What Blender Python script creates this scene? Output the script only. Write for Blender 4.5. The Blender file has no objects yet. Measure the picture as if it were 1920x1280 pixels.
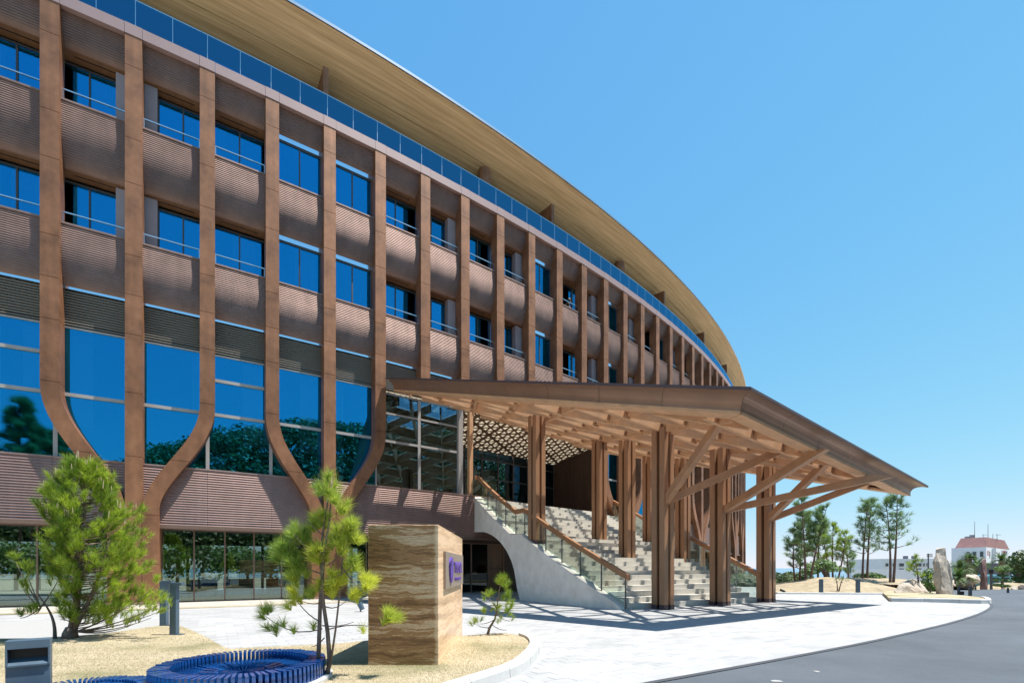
import bpy, bmesh, math, random
import numpy as np
from mathutils import Vector, Matrix

# ------------------------------------------------------------------ scene, camera, light
scene = bpy.context.scene
COL = scene.collection
F_PX, HORIZON, CAM_Z = 905.0, 1064.0, 1.1
camd = bpy.data.cameras.new('camera')
cam = bpy.data.objects.new('camera', camd)
COL.objects.link(cam)
cam.location = (0, 0, CAM_Z)
cam.rotation_euler = (math.radians(90), 0, 0)
camd.sensor_width = 36.0
camd.lens = F_PX / 1920.0 * 36.0
camd.shift_y = (HORIZON - 640.0) / 1920.0
camd.clip_start, camd.clip_end = 0.05, 5000
scene.camera = cam

SUN_TAN = 0.39                                   # sun stands over +X, 68.7 degrees high
world = bpy.data.worlds.new('World')
scene.world = world
world.use_nodes = True
wt = world.node_tree
bgn = wt.nodes['Background']
sky = wt.nodes.new('ShaderNodeTexSky')
sky.sky_type = 'NISHITA'
sky.sun_disc = False
sky.sun_elevation = math.atan2(1, SUN_TAN)
sky.sun_rotation = math.radians(90)
sky.altitude = 1500
sky.air_density = 1.0
sky.dust_density = 0.0
sky.ozone_density = 3.0
SKY_K, SKY_M = (1.0, 2.68, 7.1), (0.62, 3.25, 9.1)     # film-like shoulder on the sky's radiance
num = wt.nodes.new('ShaderNodeVectorMath')
num.operation = 'MULTIPLY'
num.inputs[1].default_value = SKY_K
den = wt.nodes.new('ShaderNodeVectorMath')
den.operation = 'MULTIPLY_ADD'
den.inputs[1].default_value = [m_ * 0.125 for m_ in SKY_M]
den.inputs[2].default_value = (1, 1, 1)
dv = wt.nodes.new('ShaderNodeVectorMath')
dv.operation = 'DIVIDE'
wt.links.new(sky.outputs[0], num.inputs[0])
wt.links.new(sky.outputs[0], den.inputs[0])
wt.links.new(num.outputs[0], dv.inputs[0])
wt.links.new(den.outputs[0], dv.inputs[1])
wt.links.new(dv.outputs[0], bgn.inputs[0])
bgn.inputs[1].default_value = 0.095
sund = bpy.data.lights.new('sun', 'SUN')
sund.energy = 4.5
sund.angle = math.radians(0.5)
sund.color = (1.0, 0.95, 0.88)
sun = bpy.data.objects.new('sun', sund)
COL.objects.link(sun)
sun.location = (20, 0, 50)
sun.rotation_euler = Vector((-SUN_TAN, 0, -1)).to_track_quat('-Z', 'Y').to_euler()
vs = scene.view_settings
vs.view_transform = 'Standard'
vs.look = 'None'
vs.exposure = 0.91
vs.gamma = 1.0
vs.use_curve_mapping = False
scene.cycles.max_bounces = 10
scene.cycles.transparent_max_bounces = 24
scene.cycles.diffuse_bounces = 4
scene.cycles.glossy_bounces = 5
scene.cycles.caustics_reflective = False
scene.cycles.use_denoising = True

rnd = random.Random(7)
rng = np.random.default_rng(11)


def survey(u, v, z=0.0):
    """a point of level z as surveyed from the camera station (u, v on a 1920 px sheet)"""
    y = (CAM_Z - z) * F_PX / (v - HORIZON)
    return ((u - 960.0) * y / F_PX, y)


# ------------------------------------------------------------------ materials
MATS = {}


def mat(name, col, rough=0.6, metal=0.0, var=0.12, scale=6.0, bump=0.0, bscale=40.0, stretch=(1, 1, 1), col2=None, spec=0.5, orand=0.0, streak=0.0):
    m = bpy.data.materials.new(name)
    m.use_nodes = True
    nt = m.node_tree
    b = nt.nodes['Principled BSDF']
    b.inputs['Roughness'].default_value = rough
    b.inputs['Metallic'].default_value = metal
    b.inputs['Specular IOR Level'].default_value = spec
    tc = nt.nodes.new('ShaderNodeTexCoord')
    mp = nt.nodes.new('ShaderNodeMapping')
    mp.inputs['Scale'].default_value = stretch
    nt.links.new(tc.outputs['Object'], mp.inputs[0])
    nz = nt.nodes.new('ShaderNodeTexNoise')
    nz.inputs['Scale'].default_value = scale
    nz.inputs['Detail'].default_value = 6
    nz.inputs['Roughness'].default_value = 0.65
    nt.links.new(mp.outputs[0], nz.inputs[0])
    cr = nt.nodes.new('ShaderNodeValToRGB')
    c2 = col2 or tuple(min(1, c * (1 + var)) for c in col)
    c1 = tuple(c * (1 - var) for c in col)
    cr.color_ramp.elements[0].position = 0.3
    cr.color_ramp.elements[1].position = 0.7
    cr.color_ramp.elements[0].color = (*c1, 1)
    cr.color_ramp.elements[1].color = (*c2, 1)
    nt.links.new(nz.outputs['Fac'], cr.inputs[0])
    src = cr.outputs[0]
    if orand or streak:
        oi = nt.nodes.new('ShaderNodeObjectInfo')
        mr = nt.nodes.new('ShaderNodeMapRange')
        mr.inputs['To Min'].default_value = 1 - orand
        mr.inputs['To Max'].default_value = 1 + orand
        nt.links.new(oi.outputs['Random'], mr.inputs['Value'])
        hs = nt.nodes.new('ShaderNodeHueSaturation')
        nt.links.new(src, hs.inputs['Color'])
        val = mr.outputs[0]
        if streak:
            g_ = nt.nodes.new('ShaderNodeNewGeometry')
            m2 = nt.nodes.new('ShaderNodeMapping')
            m2.inputs['Scale'].default_value = (3.5, 3.5, 0.22)
            nt.links.new(g_.outputs['Position'], m2.inputs[0])
            n4 = nt.nodes.new('ShaderNodeTexNoise')
            n4.inputs['Scale'].default_value = 1.6
            n4.inputs['Detail'].default_value = 6
            nt.links.new(m2.outputs[0], n4.inputs[0])
            r4 = nt.nodes.new('ShaderNodeMapRange')
            r4.inputs['From Min'].default_value = 0.3
            r4.inputs['From Max'].default_value = 0.7
            r4.inputs['To Min'].default_value = 1 - streak
            r4.inputs['To Max'].default_value = 1 + streak * 0.6
            nt.links.new(n4.outputs['Fac'], r4.inputs['Value'])
            mu_ = nt.nodes.new('ShaderNodeMath')
            mu_.operation = 'MULTIPLY'
            nt.links.new(val, mu_.inputs[0])
            nt.links.new(r4.outputs[0], mu_.inputs[1])
            val = mu_.outputs[0]
        nt.links.new(val, hs.inputs['Value'])
        src = hs.outputs[0]
    nt.links.new(src, b.inputs['Base Color'])
    if bump:
        n2 = nt.nodes.new('ShaderNodeTexNoise')
        n2.inputs['Scale'].default_value = bscale
        n2.inputs['Detail'].default_value = 5
        nt.links.new(mp.outputs[0], n2.inputs[0])
        bp = nt.nodes.new('ShaderNodeBump')
        bp.inputs['Strength'].default_value = bump
        bp.inputs['Distance'].default_value = 0.02
        nt.links.new(n2.outputs['Fac'], bp.inputs['Height'])
        nt.links.new(bp.outputs[0], b.inputs['Normal'])
    MATS[name] = m
    return m


def glass(name, tint, refl, rcol, rough=0.0, gain=0.9):
    m = bpy.data.materials.new(name)
    m.use_nodes = True
    nt = m.node_tree
    for n in list(nt.nodes):
        if n.type == 'BSDF_PRINCIPLED':
            nt.nodes.remove(n)
    out = [n for n in nt.nodes if n.type == 'OUTPUT_MATERIAL'][0]
    tr = nt.nodes.new('ShaderNodeBsdfTransparent')
    tr.inputs[0].default_value = (*tint, 1)
    gl = nt.nodes.new('ShaderNodeBsdfGlossy')
    gl.inputs['Color'].default_value = (*rcol, 1)
    gl.inputs['Roughness'].default_value = rough
    ge = nt.nodes.new('ShaderNodeNewGeometry')
    wn = nt.nodes.new('ShaderNodeTexNoise')
    wn.inputs['Scale'].default_value = 0.9
    wn.inputs['Detail'].default_value = 1
    nt.links.new(ge.outputs['Position'], wn.inputs[0])
    wb = nt.nodes.new('ShaderNodeBump')
    wb.inputs['Strength'].default_value = 0.12
    wb.inputs['Distance'].default_value = 0.012
    nt.links.new(wn.outputs['Fac'], wb.inputs['Height'])
    nt.links.new(wb.outputs[0], gl.inputs['Normal'])
    fr = nt.nodes.new('ShaderNodeFresnel')
    fr.inputs[0].default_value = 1.5
    ma = nt.nodes.new('ShaderNodeMath')
    ma.operation = 'MULTIPLY_ADD'
    ma.use_clamp = True
    nt.links.new(fr.outputs[0], ma.inputs[0])
    ma.inputs[1].default_value = gain
    ma.inputs[2].default_value = refl
    mx = nt.nodes.new('ShaderNodeMixShader')
    nt.links.new(ma.outputs[0], mx.inputs[0])
    nt.links.new(tr.outputs[0], mx.inputs[1])
    nt.links.new(gl.outputs[0], mx.inputs[2])
    nt.links.new(mx.outputs[0], out.inputs[0])
    MATS[name] = m
    return m


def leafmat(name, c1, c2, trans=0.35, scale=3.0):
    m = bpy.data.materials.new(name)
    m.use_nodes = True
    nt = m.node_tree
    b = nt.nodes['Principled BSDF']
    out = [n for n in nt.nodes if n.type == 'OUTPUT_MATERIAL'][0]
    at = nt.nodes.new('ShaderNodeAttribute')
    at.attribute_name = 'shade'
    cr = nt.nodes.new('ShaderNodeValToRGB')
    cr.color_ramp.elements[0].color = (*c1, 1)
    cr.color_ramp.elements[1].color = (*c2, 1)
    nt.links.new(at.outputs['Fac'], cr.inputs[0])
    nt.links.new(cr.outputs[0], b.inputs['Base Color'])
    b.inputs['Roughness'].default_value = 0.55
    tl = nt.nodes.new('ShaderNodeBsdfTranslucent')
    nt.links.new(cr.outputs[0], tl.inputs[0])
    mx = nt.nodes.new('ShaderNodeMixShader')
    mx.inputs[0].default_value = trans
    nt.links.new(b.outputs[0], mx.inputs[1])
    nt.links.new(tl.outputs[0], mx.inputs[2])
    nt.links.new(mx.outputs[0], out.inputs[0])
    MATS[name] = m
    return m


mat('rib_bronze', (0.275, 0.125, 0.062), 0.52, 0.25, 0.36, 1.9, 0.06, 30, (1, 1, 0.8), spec=0.4, orand=0.07, streak=0.14)
mat('panel_bronze', (0.30, 0.205, 0.175), 0.61, 0.72, 0.12, 2.0, spec=1.0, orand=0.06, streak=0.10)
mat('panel_red', (0.35, 0.225, 0.19), 0.55, 0.55, 0.12, 1.5, spec=0.9, orand=0.05, streak=0.08)
mat('lilac_band', (0.36, 0.25, 0.24), 0.5, 0.1, 0.06, 2.0)
mat('partition_grey', (0.40, 0.34, 0.36), 0.6, 0, 0.06, 2)
mat('frame_grey', (0.42, 0.40, 0.38), 0.45, 0.2, 0.05, 3)
mat('frame_dark', (0.10, 0.09, 0.09), 0.45, 0.3, 0.05, 3)
mat('frame_bronze', (0.20, 0.13, 0.10), 0.45, 0.3, 0.08, 3)
mat('steel', (0.62, 0.63, 0.65), 0.25, 0.9, 0.03, 3)
mat('mirror_metal', (0.75, 0.80, 0.88), 0.12, 1.0, 0.02, 3)
mat('louver_dark', (0.27, 0.255, 0.22), 0.5, 0.2, 0.05, 3)
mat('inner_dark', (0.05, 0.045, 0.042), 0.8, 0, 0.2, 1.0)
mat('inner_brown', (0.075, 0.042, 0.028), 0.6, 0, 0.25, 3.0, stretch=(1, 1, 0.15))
mat('curtain', (0.62, 0.62, 0.58), 0.9, 0, 0.08, 5)
mat('balcony_soffit', (0.36, 0.20, 0.11), 0.45, 0, 0.2, 5, stretch=(0.3, 1, 1))
mat('canopy_wood', (0.57, 0.325, 0.175), 0.55, 0, 0.16, 3.0, 0.05, 25)
mat('column_wood', (0.33, 0.172, 0.09), 0.5, 0, 0.18, 2.2, 0.05, 25, (1, 1, 0.25))
mat('brace_wood', (0.40, 0.215, 0.115), 0.5, 0, 0.18, 3.0, 0.05, 25)
mat('fascia_bronze', (0.25, 0.145, 0.095), 0.38, 0.35, 0.14, 1.6)
mat('fascia_edge', (0.10, 0.062, 0.062), 0.5, 0.2, 0.08, 3)
mat('column_foot', (0.075, 0.042, 0.045), 0.5, 0, 0.1, 3)
mat('inner_wood', (0.20, 0.105, 0.055), 0.5, 0, 0.15, 3, stretch=(1, 1, 0.2))
mat('rail_wood', (0.33, 0.155, 0.07), 0.42, 0, 0.15, 3, stretch=(1, 1, 1))
mat('cream_ceiling', (0.72, 0.64, 0.50), 0.8, 0, 0.04, 2)
mat('lattice_dark', (0.14, 0.078, 0.042), 0.6, 0, 0.12, 3)
mat('stone_step', (0.56, 0.53, 0.47), 0.75, 0, 0.10, 2.5, 0.05, 60)
mat('stone_wall', (0.80, 0.68, 0.57), 0.8, 0, 0.10, 2.6, 0.12, 35, col2=(0.90, 0.80, 0.70))
mat('kerb_stone', (0.50, 0.50, 0.49), 0.8, 0, 0.12, 4, 0.1, 60)
mat('asphalt', (0.083, 0.098, 0.116), 0.85, 0, 0.28, 0.45, 0.6, 120, col2=(0.105, 0.122, 0.142))
mat('drain_dark', (0.05, 0.055, 0.065), 0.7, 0, 0.1, 5)
mat('grey_path', (0.36, 0.355, 0.34), 0.85, 0, 0.2, 60, 0.2, 150)
mat('terrace_tile', (0.46, 0.42, 0.36), 0.8, 0, 0.08, 2)
mat('turf_dry', (0.34, 0.275, 0.18), 0.95, 0, 0.34, 2.6, 0.6, 30)
mat('ground_sand', (0.36, 0.31, 0.23), 0.95, 0, 0.2, 0.3, 0.2, 10)
mat('sea_water', (0.10, 0.20, 0.30), 0.2, 0, 0.1, 0.05)
mat('bark', (0.17, 0.125, 0.10), 0.9, 0, 0.4, 14, 0.6, 50, (1, 1, 0.4))
mat('bark_red', (0.17, 0.10, 0.075), 0.9, 0, 0.35, 6, 0.5, 30, (1, 1, 0.4))
mat('candle', (0.55, 0.42, 0.28), 0.8, 0, 0.1, 5)
mat('blue_steel', (0.085, 0.135, 0.185), 0.45, 0.25, 0.14, 5, streak=0.18)
mat('slot_black', (0.01, 0.011, 0.013), 0.6)
mat('bollard_grey', (0.085, 0.095, 0.11), 0.5, 0.2, 0.05, 3)
mat('plaque_bronze', (0.33, 0.265, 0.215), 0.5, 0.3, 0.05, 6)
mat('purple_sign', (0.12, 0.06, 0.38), 0.4, 0, 0.05, 6)
mat('white_render', (0.62, 0.66, 0.70), 0.8, 0, 0.05, 0.4)
mat('white_wall', (0.72, 0.75, 0.80), 0.85, 0, 0.04, 0.4)
mat('roof_red', (0.20, 0.095, 0.085), 0.75, 0, 0.2, 0.5)
mat('shade_grey', (0.12, 0.12, 0.14), 0.8, 0, 0.1, 0.5)
mat('far_window', (0.03, 0.05, 0.07), 0.15, 0, 0.05, 1)
mat('sign_white', (0.8, 0.8, 0.8), 0.6, 0, 0.02)
mat('sign_red', (0.6, 0.02, 0.03), 0.5, 0, 0.02)
mat('sign_blue', (0.02, 0.06, 0.3), 0.5, 0, 0.02)
mat('van_teal', (0.16, 0.42, 0.50), 0.3, 0.1, 0.03, 1)
mat('rubber', (0.02, 0.02, 0.022), 0.8)
mat('granite_pale', (0.42, 0.34, 0.26), 0.85, 0, 0.3, 2.2, 0.7, 12, col2=(0.58, 0.50, 0.41))
mat('granite_red', (0.15, 0.085, 0.078), 0.85, 0, 0.35, 2.5, 0.5, 9)
mat('dark_rock', (0.12, 0.10, 0.09), 0.9, 0, 0.4, 3, 0.5, 9)
mat('skin', (0.45, 0.27, 0.19), 0.6, 0, 0.04)
mat('hair_black', (0.012, 0.011, 0.012), 0.6)
mat('cloth_black', (0.018, 0.018, 0.022), 0.9)
mat('cloth_trouser', (0.05, 0.055, 0.08), 0.9)
mat('phone_dark', (0.02, 0.02, 0.02), 0.3)
mat('soil_edge', (0.23, 0.17, 0.10), 0.95, 0, 0.3, 30)
mat('gravel', (0.36, 0.34, 0.31), 0.95, 0, 0.4, 9, 0.6, 14)

glass('glass_blue', (0.60, 0.78, 0.85), 0.36, (0.035, 0.50, 0.92), gain=0.8)
glass('glass_hall', (0.22, 0.30, 0.33), 0.32, (0.30, 0.66, 0.95), gain=0.8)
glass('glass_dark', (0.12, 0.13, 0.13), 0.03, (0.6, 0.7, 0.7), gain=0.6)
glass('glass_ground', (0.50, 0.58, 0.56), 0.14, (0.75, 0.9, 0.85), gain=0.9)
glass('glass_rail', (0.30, 0.58, 0.72), 0.22, (0.16, 0.60, 1.0), gain=0.8)
glass('glass_stair', (0.93, 0.975, 0.955), 0.03, (0.85, 0.97, 0.93), gain=0.45)
glass('glass_roof', (0.96, 0.965, 0.96), 0.01, (0.9, 0.95, 1.0), gain=0.4)

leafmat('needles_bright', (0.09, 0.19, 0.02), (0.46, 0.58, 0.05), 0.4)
leafmat('needles_yellow', (0.16, 0.32, 0.06), (0.75, 0.76, 0.09), 0.45)
leafmat('needles_far', (0.08, 0.16, 0.07), (0.30, 0.43, 0.15), 0.4)
leafmat('leaf_far', (0.04, 0.075, 0.025), (0.16, 0.24, 0.07), 0.3)
leafmat('leaf_fresh', (0.04, 0.10, 0.02), (0.16, 0.28, 0.06), 0.35)
leafmat('leaf_hedge', (0.06, 0.11, 0.05), (0.20, 0.26, 0.12), 0.35)
leafmat('palm_leaf', (0.03, 0.08, 0.02), (0.12, 0.22, 0.05), 0.25)
leafmat('grass_blade', (0.25, 0.24, 0.10), (0.48, 0.40, 0.255), 0.35)


def nodes_of(m):
    nt = m.node_tree
    return nt, nt.nodes['Principled BSDF']


# onyx: thin warped strata of brown, tan, grey and cream; the colour turns paler close to the +X face
m = mat('onyx', (0.3, 0.2, 0.1), 0.32)
nt, b = nodes_of(m)
L_ = nt.links.new


def nd(kind, **kw):
    n_ = nt.nodes.new(kind)
    for k_, v_ in kw.items():
        if k_ in ('operation', 'blend_type', 'data_type', 'use_clamp', 'interpolation_type'):
            setattr(n_, k_, v_)
        else:
            n_.inputs[k_].default_value = v_
    return n_


tc = nd('ShaderNodeTexCoord')
w1 = nd('ShaderNodeTexNoise', Scale=2.6, Detail=5.0, Roughness=0.55)
L_(tc.outputs['Object'], w1.inputs[0])
sx = nd('ShaderNodeSeparateXYZ')
L_(tc.outputs['Object'], sx.inputs[0])
ad = nd('ShaderNodeMath', operation='MULTIPLY_ADD')
L_(w1.outputs['Fac'], ad.inputs[0])
ad.inputs[1].default_value = 0.13
L_(sx.outputs['Z'], ad.inputs[2])
cb = nd('ShaderNodeCombineXYZ')
L_(ad.outputs[0], cb.inputs[2])
sm = nd('ShaderNodeVectorMath', operation='MULTIPLY_ADD')
L_(tc.outputs['Object'], sm.inputs[0])
sm.inputs[1].default_value = (0.07, 0.04, 0)
L_(cb.outputs[0], sm.inputs[2])
n2 = nd('ShaderNodeTexNoise', Scale=12.5, Detail=12.0, Roughness=0.76)
L_(sm.outputs[0], n2.inputs[0])
mr_ = nd('ShaderNodeMapRange')
L_(n2.outputs['Fac'], mr_.inputs['Value'])
mr_.inputs['From Min'].default_value = 0.30
mr_.inputs['From Max'].default_value = 0.78
mp = nd('ShaderNodeMapping')
mp.inputs['Scale'].default_value = (1, 1, 4.0)
L_(tc.outputs['Object'], mp.inputs[0])
n3 = nd('ShaderNodeTexNoise', Scale=9.0, Detail=9.0, Roughness=0.75)
L_(mp.outputs[0], n3.inputs[0])
mxn = nd('ShaderNodeMath', operation='MULTIPLY_ADD')
L_(n3.outputs['Fac'], mxn.inputs[0])
mxn.inputs[1].default_value = 0.36
L_(mr_.outputs[0], mxn.inputs[2])
# shift up the ramp to paler tones towards +X
paler_x = nd('ShaderNodeMapRange', interpolation_type='SMOOTHSTEP')
L_(sx.outputs['X'], paler_x.inputs['Value'])
paler_x.inputs['From Min'].default_value = -0.83
paler_x.inputs['From Max'].default_value = -0.775
paler_x.inputs['To Min'].default_value = 0.0
paler_x.inputs['To Max'].default_value = 0.36
mxs = nd('ShaderNodeMath', operation='ADD')
L_(mxn.outputs[0], mxs.inputs[0])
L_(paler_x.outputs[0], mxs.inputs[1])
cr = nd('ShaderNodeValToRGB')
e = cr.color_ramp.elements
e[0].position, e[0].color = 0.25, (0.10, 0.048, 0.02, 1)
e[1].position, e[1].color = 1.0, (0.78, 0.63, 0.47, 1)
for p_, c_ in ((0.36, (0.21, 0.11, 0.048, 1)), (0.46, (0.15, 0.078, 0.034, 1)), (0.54, (0.38, 0.22, 0.10, 1)), (0.61, (0.25, 0.135, 0.06, 1)), (0.68, (0.44, 0.28, 0.14, 1)), (0.74, (0.66, 0.54, 0.40, 1)), (0.80, (0.34, 0.24, 0.15, 1)), (0.87, (0.74, 0.62, 0.47, 1)), (0.94, (0.50, 0.33, 0.18, 1))):
    q = e.new(p_)
    q.color = c_
L_(mxs.outputs[0], cr.inputs[0])
warm = nd('ShaderNodeMix', data_type='RGBA', blend_type='MULTIPLY')
warm.inputs[0].default_value = 1.0
L_(cr.outputs[0], warm.inputs[6])
warm.inputs[7].default_value = (1.15, 1.0, 0.86, 1)
L_(warm.outputs[2], b.inputs['Base Color'])

m = mat('ceiling_added_glow', (0.72, 0.64, 0.50), 0.8, 0, 0.04, 2)  # cream hall ceiling with a weak glow added in place of bounced daylight
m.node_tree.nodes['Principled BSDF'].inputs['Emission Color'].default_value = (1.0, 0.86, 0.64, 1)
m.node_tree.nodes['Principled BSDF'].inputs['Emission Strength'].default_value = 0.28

# roof soffit: boards running round the circle
m = mat('soffit_wood', (0.4, 0.3, 0.15), 0.55)
nt, b = nodes_of(m)
tc = nt.nodes.new('ShaderNodeTexCoord')
sx = nt.nodes.new('ShaderNodeSeparateXYZ')
nt.links.new(tc.outputs['Object'], sx.inputs[0])
cx = nt.nodes.new('ShaderNodeCombineXYZ')
nt.links.new(sx.outputs['X'], cx.inputs[0])
nt.links.new(sx.outputs['Y'], cx.inputs[1])
ln = nt.nodes.new('ShaderNodeVectorMath')
ln.operation = 'LENGTH'
nt.links.new(cx.outputs[0], ln.inputs[0])
an = nt.nodes.new('ShaderNodeMath')
an.operation = 'ARCTAN2'
nt.links.new(sx.outputs['Y'], an.inputs[0])
nt.links.new(sx.outputs['X'], an.inputs[1])
c2 = nt.nodes.new('ShaderNodeCombineXYZ')
mu = nt.nodes.new('ShaderNodeMath')
mu.operation = 'MULTIPLY'
mu.inputs[1].default_value = 12.0
nt.links.new(ln.outputs['Value'], mu.inputs[0])
nt.links.new(mu.outputs[0], c2.inputs[0])
mu2 = nt.nodes.new('ShaderNodeMath')
mu2.operation = 'MULTIPLY'
mu2.inputs[1].default_value = 26.0
nt.links.new(an.outputs[0], mu2.inputs[0])
nt.links.new(mu2.outputs[0], c2.inputs[1])
nz = nt.nodes.new('ShaderNodeTexNoise')
nz.inputs['Scale'].default_value = 1.0
nz.inputs['Detail'].default_value = 7
nz.inputs['Roughness'].default_value = 0.7
nt.links.new(c2.outputs[0], nz.inputs[0])
cr = nt.nodes.new('ShaderNodeValToRGB')
cr.color_ramp.elements[0].position, cr.color_ramp.elements[0].color = 0.32, (0.43, 0.28, 0.13, 1)
cr.color_ramp.elements[1].position, cr.color_ramp.elements[1].color = 0.7, (0.80, 0.585, 0.33, 1)
nt.links.new(nz.outputs['Fac'], cr.inputs[0])
nt.links.new(cr.outputs[0], b.inputs['Base Color'])

# pale paving, slab to slab variation
UROW = Vector((0.852, 0.523, 0))
WROW = Vector((-0.523, 0.852, 0))
PAV_A, PAV_B = 0.30, 0.15


def paving_mat(name, base, joints, a, bb, ang):
    m = mat(name, base, 0.8)
    nt, b = nodes_of(m)
    g = nt.nodes.new('ShaderNodeNewGeometry')
    mp = nt.nodes.new('ShaderNodeMapping')
    mp.inputs['Rotation'].default_value = (0, 0, -ang)
    nt.links.new(g.outputs['Position'], mp.inputs[0])
    br = nt.nodes.new('ShaderNodeTexBrick')
    br.inputs['Scale'].default_value = 1.0
    br.inputs['Brick Width'].default_value = a
    br.inputs['Row Height'].default_value = bb
    br.inputs['Mortar Size'].default_value = 0.003 if joints else 0.0
    br.inputs['Color1'].default_value = (*[c * 0.88 for c in base], 1)
    br.inputs['Color2'].default_value = (*[min(1, c * 1.12) for c in base], 1)
    br.inputs['Mortar'].default_value = (*[c * 0.72 for c in base], 1)
    nt.links.new(mp.outputs[0], br.inputs[0])
    nz = nt.nodes.new('ShaderNodeTexNoise')
    nz.inputs['Scale'].default_value = 1.1
    nz.inputs['Detail'].default_value = 6
    nt.links.new(g.outputs['Position'], nz.inputs[0])
    mx = nt.nodes.new('ShaderNodeMix')
    mx.data_type = 'RGBA'
    mx.blend_type = 'MULTIPLY'
    mx.inputs[0].default_value = 0.32
    nt.links.new(br.outputs['Color'], mx.inputs[6])
    nt.links.new(nz.outputs['Fac'], mx.inputs[7])
    nt.links.new(mx.outputs[2], b.inputs['Base Color'])
    return m


paving_mat('paving_white', (0.43, 0.43, 0.428), True, PAV_A, PAV_B, math.atan2(UROW.y, UROW.x))
paving_mat('paver_white', (0.44, 0.44, 0.436), False, PAV_A, PAV_B, math.atan2(UROW.y, UROW.x))
MATS['joint_grey'] = mat('joint_grey', (0.40, 0.39, 0.37), 0.9)

# dry turf laid in strips
m = mat('turf', (0.4, 0.33, 0.17), 0.95)
nt, b = nodes_of(m)
g = nt.nodes.new('ShaderNodeNewGeometry')
n1 = nt.nodes.new('ShaderNodeTexNoise')
n1.inputs['Scale'].default_value = 0.9
n1.inputs['Detail'].default_value = 7
nt.links.new(g.outputs['Position'], n1.inputs[0])
n2 = nt.nodes.new('ShaderNodeTexNoise')
n2.inputs['Scale'].default_value = 130
n2.inputs['Detail'].default_value = 4
nt.links.new(g.outputs['Position'], n2.inputs[0])
mxf = nt.nodes.new('ShaderNodeMath')
mxf.operation = 'MULTIPLY_ADD'
nt.links.new(n2.outputs['Fac'], mxf.inputs[0])
mxf.inputs[1].default_value = 0.30
nt.links.new(n1.outputs['Fac'], mxf.inputs[2])
cr = nt.nodes.new('ShaderNodeValToRGB')
e = cr.color_ramp.elements
e[0].position, e[0].color = 0.45, (0.17, 0.17, 0.075, 1)
e[1].position, e[1].color = 0.82, (0.49, 0.41, 0.285, 1)
q = e.new(0.60)
q.color = (0.375, 0.315, 0.195, 1)
nt.links.new(mxf.outputs[0], cr.inputs[0])
br = nt.nodes.new('ShaderNodeTexBrick')
br.inputs['Scale'].default_value = 1.0
br.inputs['Brick Width'].default_value = 0.95
br.inputs['Row Height'].default_value = 0.36
br.inputs['Mortar Size'].default_value = 0.012
br.inputs['Mortar Smooth'].default_value = 0.9
br.inputs['Color1'].default_value = (0.92, 0.92, 0.92, 1)
br.inputs['Color2'].default_value = (1, 1, 1, 1)
br.inputs['Mortar'].default_value = (0.68, 0.62, 0.50, 1)
nt.links.new(g.outputs['Position'], br.inputs[0])
mx = nt.nodes.new('ShaderNodeMix')
mx.data_type = 'RGBA'
mx.blend_type = 'MULTIPLY'
mx.inputs[0].default_value = 0.8
nt.links.new(cr.outputs[0], mx.inputs[6])
nt.links.new(br.outputs['Color'], mx.inputs[7])
nt.links.new(mx.outputs[2], b.inputs['Base Color'])
bp = nt.nodes.new('ShaderNodeBump')
bp.inputs['Strength'].default_value = 0.3
bp.inputs['Distance'].default_value = 0.01
nt.links.new(n2.outputs['Fac'], bp.inputs['Height'])
nt.links.new(bp.outputs[0], b.inputs['Normal'])

# glazed cobalt tiles
m = mat('cobalt_glaze', (0.006, 0.028, 0.13), 0.12, 0, 0.5, 22, 0.1, 30, col2=(0.012, 0.10, 0.36))
m.node_tree.nodes['Principled BSDF'].inputs['Coat Weight'].default_value = 0.5


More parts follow.
